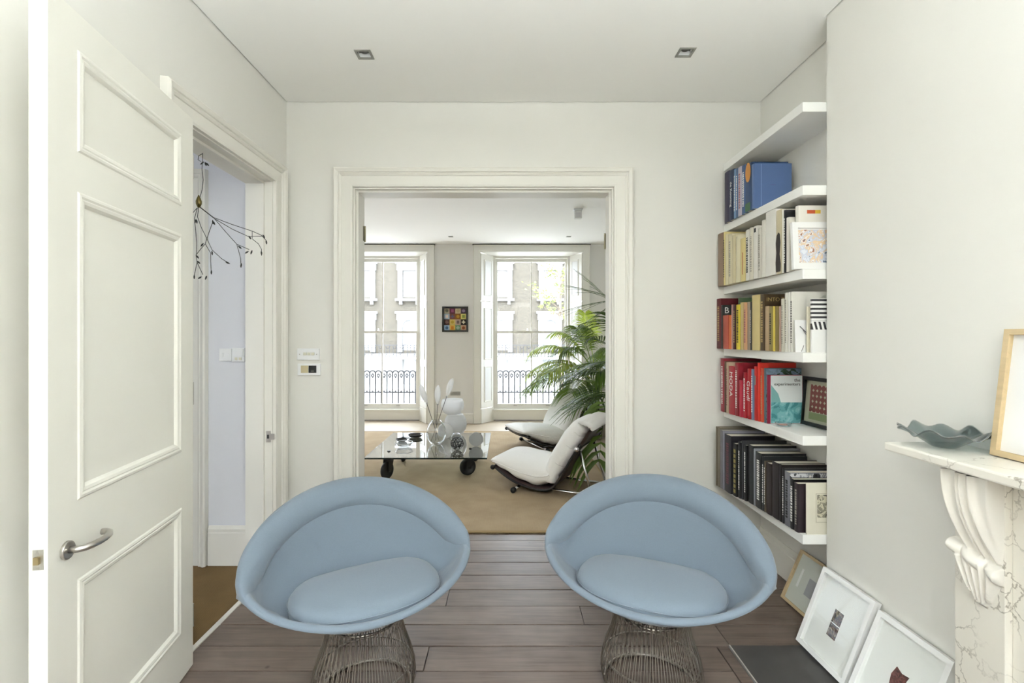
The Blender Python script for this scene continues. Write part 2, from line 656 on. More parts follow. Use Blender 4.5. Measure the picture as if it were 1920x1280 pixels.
# walls
struct('wall_left', holed('x', -1.62, LW, REAR - .2, BW + .1, 0, CZ + .05, [(2.15, 3.013, -1, 2.42)]), WALL, label='white left wall with the doorway to the hall')
struct('wall_back', holed('y', BW, BWF, -6.3, 2.1, 0, CZ + .05, [(-1.01, 0.711, -1, 2.436)]), WALL, label='white partition wall with the wide opening')
struct('wall_alcove', bx(AX, AX + .3, BRY - .1, BW + .05, 0, CZ + .05), WALL, label='white side wall of the book alcove')
struct('wall_breast', bx(BRX, AX + .3, -0.44, BRY, 0, CZ + .05), WALL, label='white chimney breast on the right')
struct('wall_right', bx(AX, AX + .3, REAR - .2, -0.44, 0, CZ + .05), WALL)
struct('wall_rear', holed('y', REAR - .2, REAR, -3.3, 2.0, 0, CZ + .05, [(-1.1, 1.3, 0.5, 2.7), (-2.95, -1.85, 0.5, 2.7)]), WALL)
# hall
struct('wall_hall', holed('y', 3.08, 3.19, -3.3, -1.62, 0, CZ + .05, [(-2.85, -2.02, -1, 2.385)]), HALLP, label='cool white hall wall seen through the left doorway')
struct('wall_hall_side', bx(-3.4, -3.3, REAR - .2, 3.4, 0, CZ + .05), HALLP)
# street room
HL, HR = -3.25, 1.55     # shared window data below
W2 = (-0.43, 1.277)      # splayed reveal, room side
G2 = (-0.235, 1.115)     # at the sash
DX = -2.594              # offset of the left window
ZT = 2.872
struct('wall_far', holed('y', FAR, FAR + .30, -6.3, 2.1, 0, CZ + .05,
       [(W2[0], W2[1], -1, ZT), (W2[0] + DX, W2[1] + DX, -1, ZT), (W2[0] + 2 * DX, W2[1] + 2 * DX, -1, ZT)]), mat('far_wall_paint', (0.76, 0.745, 0.715), 0.85), label='warm white street wall with two tall windows')
struct('wall_front_left', bx(-6.3, -6.2, BWF, FAR + .3, 0, CZ + .05), WALL)
struct('wall_front_right', bx(2.0, 2.1, BWF, FAR + .3, 0, CZ + .05), WALL)
struct('wall_front_nib', bx(1.11, 2.0, BWF, 5.06, 0, CZ + .05), WALL, label='wall nib of the street room behind the right jamb')
struct('baseboard_nib', bx(1.094, 1.11, BWF, 5.075, 0, 0.17), TRIM)

# ceilings with shadow gaps
DL = [(-0.777, 2.65), (0.975, 2.63)]
hs = 0.038
struct('ceiling', holed('z', CZ, CZ + .03, LW + G, AX - G, REAR + G, BW - G, [(x - hs, x + hs, y - hs, y + hs) for x, y in DL] + [(BRX - G, 3, -0.44 - G, BRY + G)]),
       CEIL, label='plain white ceiling with a thin shadow gap')
DL2 = [(-0.855, 7.47), (0.965, 7.47)]
struct('ceiling_front', holed('z', CZ, CZ + .03, -6.2, 2.0, BWF, FAR, [(x - .03, x + .03, y - .03, y + .03) for x, y in DL2]), mat('front_ceiling', (0.90, 0.89, 0.87), 0.9), label='white ceiling of the street room')
struct('ceiling_hall', bx(-3.3, -1.62, REAR, 3.08, CZ, CZ + .03), CEIL)
struct('roof_light_stop', bx(-6.6, 2.6, REAR - .3, FAR + .5, CZ + .05, CZ + .3), mat('light_stop_grey', (0.3, 0.3, 0.3), 0.9))  # unseen lid added to keep sun from leaking through the ceiling gaps

# downlights
def downlight(x, y, h, label):
    t = thing('recessed_downlight', label, 'downlight', (x, y, CZ), 0, 'square recessed downlights')
    b = NB()
    for a in ((-h - .006, h + .006, -h - .006, -h + .006), (-h - .006, h + .006, h - .006, h + .006), (-h - .006, -h + .006, -h + .006, h - .006), (h - .006, h + .006, -h + .006, h - .006)):
        box(b, *a, -0.004, 0.003)
    obj('bezel', b, mat('downlight_bezel', (0.30, 0.295, 0.26), 0.5), t)
    b = NB()
    k = h - .004
    box(b, -k, k, -k, k, 0.0285, 0.0295)
    obj('baffle', b, mat('downlight_baffle', (0.05, 0.047, 0.035), 0.6), t)
    b = NB()
    lathe(b, [(0, 0.012), (h * .5, 0.012), (h * .55, 0.018), (h * .55, 0.0285), (0, 0.0285)], 16)
    obj('lamp', b, mat('downlight_lens', (0.12, 0.12, 0.11), 0.2), t)
downlight(*DL[0], hs, 'square recessed downlight in the near ceiling on the left')
downlight(*DL[1], hs, 'square recessed downlight in the near ceiling towards the bookshelves')
downlight(*DL2[0], .03, 'small square downlight in the far ceiling above the framed picture')
downlight(*DL2[1], .03, 'small square downlight in the far ceiling above the right window')

# ---- left doorway: architrave, lining, strike plate
to_left = lambda u, v, p: Vector((LW + p, u, v))
struct('trim_2', arch_sweep(to_left, 2.15, 3.013, 2.42, ARCH), TRIM, label='cream moulded architrave round the left doorway')
b = NB()
box(b, -1.615, -1.452, 3.005, 3.0125, 0, 2.42)
box(b, -1.615, -1.452, 2.1505, 2.158, 0, 2.42)
box(b, -1.615, -1.452, 2.158, 3.005, 2.412, 2.4195)
lin_l = struct('trim_3', b, TRIM, label='white lining and stops of the left doorway')
b = NB()
box(b, -1.612, -1.500, 2.990, 3.0048, 0, 2.40)
box(b, -1.612, -1.500, 2.1582, 2.173, 0, 2.40)
box(b, -1.612, -1.500, 2.158, 3.0048, 2.397, 2.4118)
obj('door_stop', b, TRIM, lin_l)
b = NB()
box(b, -1.490, -1.462, 3.0022, 3.0049, 0.795, 0.865)
box(b, -1.464, -1.440, 2.9990, 3.0040, 0.812, 0.848)
o = obj('strike_plate', b, STEEL, lin_l)
o['label'] = 'steel strike plate'
b = NB()
box(b, -1.484, -1.472, 3.0008, 3.0024, 0.818, 0.842)
obj('strike_slot', b, BLACKM, lin_l)

# ---- wide opening in the partition
to_back = lambda u, v, p: Vector((u, BW - p, v))
struct('trim_4', arch_sweep(to_back, -1.01, 0.711, 2.436, ARCH), TRIM, label='cream moulded architrave round the wide opening')
to_bf = lambda u, v, p: Vector((u, BWF + p, v))
struct('trim_5', arch_sweep(to_bf, -1.01, 0.711, 2.436, ARCH), TRIM)
b = NB()
box(b, -1.009, -0.998, BW + .002, BWF - .002, 0, 2.435)
box(b, 0.700, 0.710, BW + .002, BWF - .002, 0, 2.435)
box(b, -0.998, 0.700, BW + .002, BWF - .002, 2.425, 2.435)
lin_b = struct('trim_6', b, TRIM, label='white lining of the wide opening')
b = NB()
box(b, -0.9978, -0.984, BW + .03, BW + .13, 0, 2.4248)
box(b, 0.686, 0.6998, BW + .03, BW + .13, 0, 2.4248)
box(b, -0.984, 0.686, BW + .03, BW + .13, 2.411, 2.4248)
obj('door_stop', b, TRIM, lin_b)
for x, s, z in ((-0.9975, 1, 2.17), (0.6995, -1, 2.12), (-0.9975, 1, .30), (0.6995, -1, .30)):
    b = NB()
    box(b, min(x, x + s * .003), max(x, x + s * .003), BW + .14, BW + .20, z - .05, z + .05)
    tube(b, [(x + s * .006, BW + .205, z - .055), (x + s * .006, BW + .205, z + .055)], .006, 8)
    o = obj('hinge', b, mat('old_brass', (0.25, 0.22, 0.14), 0.4, 0.8), lin_b)
    o['label'] = 'dull brass hinge'

# baseboards
def baseboard(name, x0, y0, x1, y1, nx, ny, h=0.2):
    """runs from (x0,y0) to (x1,y1); (nx,ny) points into the room"""
    prof = [(0, 0), (0.018, 0), (0.018, h - .045), (0.014, h - .04), (0.016, h - .02), (0.010, h - .008), (0.006, h), (0, h)]
    b = NB()
    rows = [[Vector((x0 + nx * d, y0 + ny * d, z)), Vector((x1 + nx * d, y1 + ny * d, z))] for d, z in prof]
    grid(b, rows)
    return struct(name, b, TRIM)
baseboard('baseboard_back', LW, BW, -1.134, BW, 0, -1)
baseboard('baseboard_back_right', .836, BW, AX, BW, 0, -1)
baseboard('baseboard_alcove', AX, BW, AX, BRY, -1, 0)
baseboard('baseboard_breast', BRX, BRY, BRX, 1.70, -1, 0, 0.0001 + .16)
baseboard('baseboard_left', LW, REAR, LW, 2.02, 1, 0)
baseboard('baseboard_hall', -1.89, 3.08, -1.62, 3.08, 0, -1, .25)
baseboard('baseboard_far_centre', -1.179, FAR, -.545, FAR, 0, -1, .17)
baseboard('baseboard_far_right', 1.41, FAR, 2.0, FAR, 0, -1, .17)

# hall door trim and hall door
to_hall = lambda u, v, p: Vector((u, 3.08 - p, v))
struct('trim_7', arch_sweep(to_hall, -2.85, -2.02, 2.385, ARCH), TRIM, label='architrave of the door in the hall wall')
hd = sempty('door_2', 'white panelled door in the hall wall beyond the doorway', (-2.435, 3.13, 0))
obj('leaf', bx(-0.41, 0.41, -0.02, 0.02, 0.005, 2.378), DOORP, hd)
PMOULD = [(0, 0), (0.004, 0.007), (0.010, 0.009), (0.014, 0.004), (0.022, 0.007), (0.030, 0.002), (0.034, -0.004)]
for z0, z1_ in ((.2, .72), (.95, 1.85), (1.97, 2.27)):
    obj('panel_moulding', ring_sweep(lambda u, v, p: Vector((u, -0.02 - p, v)), -.31, .31, z0, z1_, PMOULD), DOORP, hd)

# ---- the open panelled door, hinged on the near jamb
TH = math.radians(9.14)
door = sempty('door_1', 'open white panelled door with a steel lever handle, swung against the left wall', (-1.382, 2.135, 0))
# local: x along the leaf from hinge to free edge, y = face normal towards the room
door.rotation_euler = (0, 0, math.atan2(-math.cos(TH), math.sin(TH)))
DWID, DTH, DTOP = 0.825, 0.046, 2.408
# local +y must point to the room (+X): direction d=(sin,-cos); left normal of d = (cos, sin) -> local +y
PAN = [(1.997, 2.300), (0.966, 1.880), (0.197, 0.732)]
PU = (0.102, 0.713)
leafb = holed('y', -DTH, 0, 0, DWID, 0.006, DTOP, [(PU[0] + .03, PU[1] - .03, a + .03, c - .03) for a, c in PAN])
obj('leaf', leafb, DOORP, door)
for a, c in PAN:
    obj('panel', bx(PU[0] + .029, PU[1] - .029, -DTH + .010, -0.010, a + .029, c - .029), DOORP, door)
    o = obj('panel_moulding', ring_sweep(lambda u, v, p: Vector((u, p, v)), PU[0], PU[1], a, c,
        [(0, 0), (0.005, 0.0035), (0.012, 0.0045), (0.018, 0.0008), (0.022, 0.0025), (0.031, 0.0), (0.036, -0.005), (0.040, -0.0098)]), DOORP, door)
# lever handle: rose, neck, curved grip (both sides)
def lever(side, parent):
    y0 = 0.0 if side > 0 else -DTH
    rose = lathe(NB(), [(0, 0), (.026, 0), (.026, .007), (.024, .009), (0, .009)], 28, axis='y')
    if side < 0:
        for v in rose.verts:
            v.co.y = -v.co.y
    h = obj('lever_handle', rose, STEEL, parent, loc=(0.757, y0, 0.838), smooth=False, bevel=0.001)
    h['label'] = 'brushed steel lever handle'
    pts = []
    for i in range(15):
        t = i / 14
        pts.append(Vector((-0.118 * t - 0.012 * math.sin(PI * t), side * (0.008 + 0.052 * math.sin(PI * min(1, t * 1.0)) ** 0.7 * (1 if t < .5 else 1)), 0.010 * math.sin(PI * t) + 0.004 * t)))
    pts = [Vector((0, side * .008, 0)), Vector((-.002, side * .030, 0)), Vector((-.010, side * .044, .001)), Vector((-.024, side * .053, .002)), Vector((-.045, side * .058, .003)),
           Vector((-.070, side * .060, .004)), Vector((-.094, side * .056, .005)), Vector((-.110, side * .047, .006)), Vector((-.117, side * .034, .006)), Vector((-.116, side * .022, .006))]
    obj('grip', tube(NB(), pts, .0095, 12), STEEL, h, smooth=True)
    return h
lever(1, door)
lever(-1, door)
b = NB()
box(b, DWID, DWID + .0015, -.036, -.010, .815, .870)
pl = obj('latch_plate', b, mat('latch_steel', (0.55, 0.54, 0.5), 0.3, .9), door)
b = NB()
box(b, DWID + .0015, DWID + .010, -.029, -.017, .832, .852)
obj('latch_bolt', b, mat('latch_brass', (0.45, 0.36, 0.2), 0.3, .9), pl)
b = NB()
for z in (.821, .863):
    lathe(b, [(0, DWID + .0026), (.0035, DWID + .0022), (.004, DWID + .0015)], 10, (0, -.023, z), axis='x')
obj('screw', b, STEEL, pl)
b = NB()
for z in (.22, 1.2, 2.2):
    tube(b, [(-.004, -.004, z - .05), (-.004, -.004, z + .05)], .006, 8)
obj('hinge', b, STEEL, door)

# ---- switch plates on the partition
def plate(name, label, cat, x, z, wd, ht, y, parts):
    t = thing(name, label, cat, (x, y, z))
    obj('plate', bx(-wd / 2, wd / 2, -.011, 0, -ht / 2, ht / 2), WHITEP, t, bevel=.002)
    for nm, bb, mm in parts:
        obj(nm, bb, mm, t, bevel=.0012)
    return t
sw = []
for k in (-1, 0, 1):
    b = bx(k * .026 - .010 + .006, k * .026 + .010 + .006, -.019, -.011, -.006, .012)
    sw.append(('rocker', b, mat('cream_switch', (0.74, 0.72, 0.60), 0.4)))
sw += [('screw', lathe(NB(), [(0, -.0125), (.004, -.012), (.004, -.011)], 10, (k * .056, 0, 0), 'y'), STEEL) for k in (-1, 1)]
plate('light_switch', 'white triple light switch plate left of the wide opening', 'light switch', -1.303, 1.334, .146, .076, BW, sw)
plate('data_socket', 'white socket plate with a beige and a black module under the switch', 'socket', -1.298, 1.234, .150, .076, BW,
      [('beige_module', bx(-.052, -.003, -.014, -.011, -.022, .026), mat('beige_plastic', (0.62, 0.54, 0.34), 0.5)),
       ('black_module', bx(-.001, .050, -.0145, -.011, -.022, .026), mat('black_plastic', (0.012, 0.012, 0.012), 0.4)),
       ('port', bx(.014, .034, -.0155, -.0145, -.016, -.004), mat('grey_port', (0.08, 0.08, 0.07), 0.4))])
plate('hall_switch', 'white double switch plate on the hall wall, the left plate', 'light switch', -1.783, 1.335, .078, .078, 3.08,
      [('rocker', bx(k * .018 - .007, k * .018 + .007, -.016, -.011, -.014, .014), WHITEP) for k in (-1, 1)])
plate('hall_control', 'white heating control plate on the hall wall, the right plate', 'control', -1.700, 1.335, .080, .088, 3.08,
      [('cover', bx(-.034, .034, -.018, -.011, -.010, .036), WHITEP), ('rocker', bx(-.02, -.004, -.017, -.011, -.034, -.016), mat('cream_switch', (0.7, .7, .6), .4)), ('rocker', bx(.006, .022, -.017, -.011, -.034, -.016), mat('cream_switch', (0.7, .7, .6), .4))])

# ================================================================== street windows
def sash_window(idx, dx, label=None):
    t = sempty('window_%d' % idx, label, (dx, 0, 0))
    ZS = 0.17
    Y0, Y1 = FAR, FAR + .30
    # architrave: broad flat casing up to the ceiling
    b = NB()
    to = lambda u, v, p: Vector((u, FAR - p, v))
    rows = [[to(W2[0] - d, 0, p), to(W2[0] - d, ZT + min(d, .108), p), to(W2[1] + d, ZT + min(d, .108), p), to(W2[1] + d, 0, p)] for d, p in
            ((0, 0), (0, .022), (.02, .024), (.022, .03), (.105, .032), (.115, .05), (.116, 0))]
    grid(b, rows)
    obj('casing', b, TRIM, t)
    obj('curtain_track', bx(W2[0] - .13, W2[1] + .13, FAR - .065, FAR - .002, ZT + .1085, ZT + .118), mat('dark_track', (0.03, 0.028, 0.026), .6), t)
    # reveal head
    b = NB()
    grid(b, [[Vector((W2[0], Y0, ZT)), Vector((W2[1], Y0, ZT))], [Vector((G2[0], Y1 - .03, ZT - .03)), Vector((G2[1], Y1 - .03, ZT - .03))]])
    obj('reveal_head', b, TRIM, t, solid=.01)
    # splayed shutters
    for s in (0, 1):
        a = Vector(((W2[0], W2[1])[s], Y0 - .005, 0))
        c = Vector(((G2[0], G2[1])[s], Y1 - .03, 0))
        L = (c - a).length
        ang = math.atan2(c.y - a.y, c.x - a.x)
        for z0, z1_ in ((0.245, 2.04), (2.055, 2.845)):
            sh = obj('shutter', bx(0, L, -.018, .018, z0, z1_), TRIM, t, loc=(a.x, a.y, 0), rot=(0, 0, ang))
            sgn = -1 if s == 0 else 1
            pans = ((z0 + .1, .95), (1.06, z1_ - .1)) if z1_ < 2.5 else ((z0 + .09, z1_ - .09),)
            for p0, p1 in pans:
                obj('shutter_panel', ring_sweep(lambda u, v, p: Vector((u, sgn * (.018 + p), v)), .08, L - .05, p0, p1, [(0, 0), (.004, .009), (.012, .010), (.018, .003), (.03, .001)]), TRIM, sh)
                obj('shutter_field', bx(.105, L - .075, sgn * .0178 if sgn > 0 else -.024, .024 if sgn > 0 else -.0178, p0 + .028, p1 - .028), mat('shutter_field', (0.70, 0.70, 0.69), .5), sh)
        pl_ = obj('shutter_plinth', bx(0, L, -.024, .024, 0, .235), TRIM, t, loc=(a.x, a.y, 0), rot=(0, 0, ang))
    # apron below the sash and sill
    obj('apron', bx(G2[0], G2[1], Y1 - .04, Y1 - .01, 0, ZS), TRIM, t)
    obj('apron_gap', bx(G2[0], G2[1], Y1 - .045, Y1 - .04, 0, .012), BLACKM, t)
    obj('sill', bx(G2[0] - .01, G2[1] + .01, Y1 - .07, Y1 + .12, ZS, ZS + .03), TRIM, t, bevel=.004)
    # box frame
    b = NB()
    box(b, G2[0], G2[0] + .05, Y1 - .03, Y1 + .10, ZS + .03, ZT - .02)
    box(b, G2[1] - .05, G2[1], Y1 - .03, Y1 + .10, ZS + .03, ZT - .02)
    box(b, G2[0] + .05, G2[1] - .05, Y1 - .03, Y1 + .10, ZT - .07, ZT - .02)
    obj('box_frame', b, TRIM, t)
    # two sashes
    MEET = 1.53
    xa, xb = G2[0] + .05, G2[1] - .05
    xm = (xa + xb) / 2
    for nm, y, z0, z1_, bot, top in (('lower_sash', Y1, ZS + .03, MEET + .02, .085, .04), ('upper_sash', Y1 + .045, MEET - .02, ZT - .07, .04, .05)):
        b = NB()
        box(b, xa, xa + .035, y, y + .04, z0, z1_)
        box(b, xb - .035, xb, y, y + .04, z0, z1_)
        box(b, xa + .035, xb - .035, y, y + .04, z0, z0 + bot)
        box(b, xa + .035, xb - .035, y, y + .04, z1_ - top, z1_)
        sa = obj(nm, b, TRIM, t)
        obj('glazing_bar', bx(xm - .009, xm + .009, y + .005, y + .035, z0 + bot, z1_ - top), TRIM, sa)
        for q0, q1 in ((xa + .035, xm - .009), (xm + .009, xb - .035)):
            obj('pane', bx(q0, q1, y + .018, y + .021, z0 + bot, z1_ - top), WPANE, sa)
        if nm == 'lower_sash':
            for q in (-.28, .28):
                obj('sash_lift', bx(xm + q - .03, xm + q + .03, y - .014, y, z0 + .05, z0 + .062), STEEL, sa)
            bb = NB()
            lathe(bb, [(0, 0), (.018, 0), (.018, .008), (.006, .014), (.006, .03), (.011, .036), (0, .045)], 10, (xm - .07, y + .02, z1_))
            obj('sash_catch', bb, STEEL, sa)
    return t
sash_window(1, DX, 'left tall sash window with white shutters looking onto the street')
sash_window(5, 2 * DX, None)  # added third window, out of view, brings more sky light into the room
sash_window(2, 0, 'right tall sash window with white shutters looking onto the street')

# rear windows behind the camera (the room's other daylight)
rw = sempty('window_3', None, (0, 0, 0))
b = NB()
for x in (-1.1, -.33, .43, 1.24):
    box(b, x, x + .06, REAR - .14, REAR - .06, .5, 2.7)
for z in (.5, 1.55, 2.64):
    box(b, -1.1, 1.3, REAR - .13, REAR - .07, z, z + .06)
obj('sash_frame', b, TRIM, rw)
obj('pane', bx(-1.1, 1.3, REAR - .102, REAR - .098, .5, 2.7), WPANE, rw)
rw2 = sempty('window_4', None, (0, 0, 0))  # added hall window, unseen, put in to let light into the hall
b = NB()
for x in (-2.95, -2.42, -1.9):
    box(b, x, x + .05, REAR - .14, REAR - .06, .5, 2.7)
for z in (.5, 1.55, 2.64):
    box(b, -2.95, -1.85, REAR - .13, REAR - .07, z, z + .06)
obj('sash_frame', b, TRIM, rw2)
obj('pane', bx(-2.95, -1.85, REAR - .102, REAR - .098, .5, 2.7), WPANE, rw2)

# ================================================================== outside
# own balcony
struct('balcony_floor', bx(-6.4, 2.4, FAR + .43, 9.25, -.2, .06), mat('balcony_stone', (0.78, 0.77, 0.73), .8))
RY = 9.05
def balcony_rail(x0, x1, label):
    t = thing('balcony_railing', label, 'railing', ((x0 + x1) / 2, RY, 0.06), 0, 'iron balcony railings')
    cx = (x0 + x1) / 2
    n = int((x1 - x0) / .107)
    proto = None
    sc_ = NB()
    fin = NB()
    for i in range(n):
        x = x0 + .05 + i * .107 - cx
        if proto is None:
            b = NB()
            tube(b, [(0, 0, 0), (0, 0, .70)], .0135, 8)
            proto = obj('bar', b, IRON, t, loc=(x, 0, 0))
        else:
            share('bar', proto, t, (x, 0, 0))
        if i < n - 1:
            pts = [Vector((x + .0535 - .0535 * math.cos(a), 0, .70 + .0535 * math.sin(a))) for a in [PI * k / 10 for k in range(11)]]
            tube(sc_, pts, .0125, 6)
            # drop scroll inside the arch
            tube(sc_, [(x + .0535, 0, .70), (x + .03, 0, .665), (x + .045, 0, .64)], .011, 5)
            tube(sc_, [(x + .0535, 0, .70), (x + .077, 0, .665), (x + .062, 0, .64)], .011, 5)
            sphere(sc_, (x + .0535, 0, .632), .015, 8, 6)
            lathe(fin, [(0, 0), (.022, 0), (.012, .02), (0, .035)], 6, (x + .0535, 0, .358))
    obj('scrollwork', sc_, IRON, t, smooth=True)
    b = bx(x0 - cx, x1 - cx, -.008, .008, .342, .360)
    mr = obj('middle_rail', b, IRON, t)
    fo_ = obj('finials', fin, IRON, mr)
    fo_['kind'] = 'stuff'
    obj('bottom_rail', bx(x0 - cx, x1 - cx, -.012, .012, .03, .05), IRON, t)
balcony_rail(-.75, 1.75, 'black iron balcony railing with arched tops outside the right window')
balcony_rail(-3.35, -.86, 'black iron balcony railing with arched tops outside the left window')
struct('street', bx(-60, 60, 9.4, 90, -2.4, -2.2), mat('pale_paving', (0.45, 0.44, 0.42), .9), label='pale street below the windows')

struct('rear_ground_block', bx(-40, 40, -40, REAR - .25, -2.4, -2.2), mat('ground_block_grey', (0.30, 0.30, 0.27), .9))  # unseen ground added to cut the light from below the rear windows
struct('rear_sky_block', bx(-30, 30, -24, -20, -2.2, 9), mat('sky_block_brown', (0.16, 0.14, 0.11), .9))  # unseen block added to hide the low sky from the rear windows

def brick_material():
    m = bpy.data.materials.new('stock_brick')
    m.use_nodes = True
    nt = m.node_tree
    b = nt.nodes['Principled BSDF']
    tc = N(nt, 'ShaderNodeTexCoord')
    mp = N(nt, 'ShaderNodeMapping', Rotation=(PI / 2, 0, 0))
    nt.links.new(tc.outputs['Object'], mp.inputs['Vector'])
    br = N(nt, 'ShaderNodeTexBrick', Scale=4.4)
    br.inputs['Color1'].default_value = (0.082, 0.071, 0.053, 1)
    br.inputs['Color2'].default_value = (0.056, 0.049, 0.038, 1)
    br.inputs['Mortar'].default_value = (0.094, 0.087, 0.072, 1)
    br.inputs['Mortar Size'].default_value = 0.012
    nt.links.new(mp.outputs['Vector'], br.inputs['Vector'])
    ns = N(nt, 'ShaderNodeTexNoise', Scale=.5, Detail=6)
    nt.links.new(tc.outputs['Object'], ns.inputs['Vector'])
    mx = nt.nodes.new('ShaderNodeMix')
    mx.data_type = 'RGBA'
    mx.blend_type = 'MULTIPLY'
    mx.inputs['Factor'].default_value = .5
    nt.links.new(br.outputs['Color'], mx.inputs['A'])
    nt.links.new(ns.outputs['Color'], mx.inputs['B'])
    nt.links.new(br.outputs['Color'], b.inputs['Base Color'])
    b.inputs['Roughness'].default_value = .9
    return m
BRICK = brick_material()
STUCCO = mat('stucco', (0.34, 0.34, 0.335), .85)
TY = 32.0
ter = thing('terrace_house', 'pale brick terrace with white stucco window surrounds across the street', 'building', (-2, TY, -2.2))
TC = [-15.45, -12.4, -9.4, -6.4, -3.4, -0.35, 2.9, 6.0, 9.05]
def trow(z0, z1, hw):
    return [(c - hw + 2, c + hw + 2, z0 + 2.2, z1 + 2.2) for c in TC]
obj('brick_wall', holed('y', 0, .4, -18, 18, 2.55, 11.2, trow(4.06, 5.83, .44) + trow(.55, 2.55, .46)), BRICK, ter)
obj('stucco_base', holed('y', -.12, .4, -18, 18, 0, 2.55, trow(-1.7, .0, .45)), STUCCO, ter)
obj('balcony_slab', bx(-18, 18, -1.1, -.12, 2.2, 2.36), STUCCO, ter)
SGL = mat('far_window_glass', (0.42, 0.44, 0.47), .08)
def surround(z0, z1, hw, arch, sill=True):
    b = NB()
    w_ = .30
    box(b, -hw - w_, -hw, -.16, .1, z0 - .12, z1)
    box(b, hw, hw + w_, -.16, .1, z0 - .12, z1)
    box(b, -hw - w_ - .06, hw + w_ + .06, -.2, .1, z1, z1 + .42)
    box(b, -hw - w_ - .14, hw + w_ + .14, -.3, .1, z1 + .42, z1 + .56)
    if sill:
        box(b, -hw - w_ - .14, hw + w_ + .14, -.3, .1, z0 - .26, z0 - .1)
        for s in (-1, 1):
            box(b, s * (hw + .1) - .09, s * (hw + .1) + .09, -.24, .1, z0 - .48, z0 - .26)
    if arch:
        pts = [(-hw, z1)] + [(hw * math.cos(a), z1 - .45 + .45 * math.sin(a)) for a in [PI - PI * k / 12 for k in range(13)]] + [(hw, z1)]
        vs0 = [b.verts.new((x, -.14, z)) for x, z in pts]
        vs1 = [b.verts.new((x, .1, z)) for x, z in pts]
        b.faces.new(vs0)
        for i in range(len(pts) - 1):
            b.faces.new((vs0[i], vs0[i + 1], vs1[i + 1], vs1[i]))
    return b
def far_window(z0, z1, hw):
    b = NB()
    for a in ((-hw, -hw + .06, z0, z1), (hw - .06, hw, z0, z1), (-hw, hw, z0, z0 + .08), (-hw, hw, z1 - .06, z1), (-hw, hw, (z0 + z1) / 2 - .03, (z0 + z1) / 2 + .03)):
        box(b, a[0], a[1], .12, .2, a[2], a[3])
    return b
protos = {}
for lv, (z0, z1_, hw, arch) in enumerate(((4.06, 5.83, .44, False), (.55, 2.55, .46, True), (-1.7, 0.0, .45, False))):
    for c in TC:
        loc = (c + 2, 0, 2.2)
        if lv not in protos:
            s_ = obj('window_surround', surround(z0, z1_, hw, arch, lv != 1 and lv != 2) if lv != 2 else bx(-hw - .1, hw + .1, -.16, -.1, z1_, z1_ + .12), STUCCO, ter, loc=loc)
            f_ = obj('window_sash', far_window(z0, z1_, hw), STUCCO, ter, loc=loc)
            g_ = obj('pane', bx(-hw, hw, .17, .18, z0, z1_), SGL, f_)
            protos[lv] = (s_, f_, g_)
        else:
            s_, f_, g_ = protos[lv]
            share('window_surround', s_, ter, loc)
            ff = share('window_sash', f_, ter, loc)
            share('pane', g_, ff, (0, 0, 0))
# opposite balcony rail: lattice panels
orl = thing('far_balcony_railing', 'low dark ornate railing along the balcony across the street', 'railing', (-2, TY - 1.0, .16))
b = NB()
for i in range(150):
    x = -17 + i * .226
    tube(b, [(x, 0, 0), (x, 0, .72)], .018, 4)
    if i % 2 == 0:
        tube(b, [(x, 0, .12), (x + .113, 0, .26), (x + .226, 0, .12), (x + .113, 0, .02), (x, 0, .12)], .022, 4)
        tube(b, [(x, 0, .62), (x + .113, 0, .50), (x + .226, 0, .62)], .022, 4)
sp = obj('lattice', b, IRON, orl)
sp['kind'] = 'stuff'
obj('top_rail', bx(-17, 17, -.03, .03, .72, .77), IRON, orl)
obj('bottom_rail', bx(-17, 17, -.02, .02, 0, .04), IRON, orl)

# street tree with thin spring foliage
tree = thing('street_tree', 'young street tree with thin light green leaves outside the right window', 'tree', (2.3, 20.5, -2.2))
rt = random.Random(11)
b = NB()
tube(b, [(0, 0, 0), (.05, .02, 2), (-.05, .1, 4), (.05, .1, 6.0), (0, .2, 7.0)], .11, 7, taper=.25)
tw = obj('trunk', b, mat('bark', (0.16, 0.13, 0.10), .9), tree)
b = NB()
lv_ = NB()
for i in range(34):
    z = rt.uniform(4.4, 6.4)
    a = rt.uniform(0, 2 * PI)
    L = rt.uniform(.7, 1.7)
    p0 = Vector((0, .1, z))
    d = Vector((math.cos(a), math.sin(a), rt.uniform(.1, .6)))
    p1 = p0 + d * L * .6 + Vector((0, 0, -.05))
    p2 = p0 + d * L
    tube(b, [p0, p1, p2], .018, 4, taper=.3)
    for k in range(24):
        t = rt.uniform(.35, 1.05)
        q = p0.lerp(p2, t) + Vector((rt.gauss(0, .09), rt.gauss(0, .09), rt.gauss(0, .09)))
        u = Vector((rt.gauss(0, 1), rt.gauss(0, 1), rt.gauss(0, .6))).normalized() * .07
        v = u.cross(Vector((rt.gauss(0, 1), rt.gauss(0, 1), rt.gauss(0, 1)))).normalized() * .035
        vs = [lv_.verts.new(x) for x in (q - u, q + v, q + u, q - v)]
        lv_.faces.new(vs)
obj('branches', b, mat('bark', (0.16, 0.13, 0.10), .9), tree)
lf = obj('leaves', lv_, mat('spring_leaf', (0.15, 0.20, 0.04), .6), tree)
lf['kind'] = 'stuff'
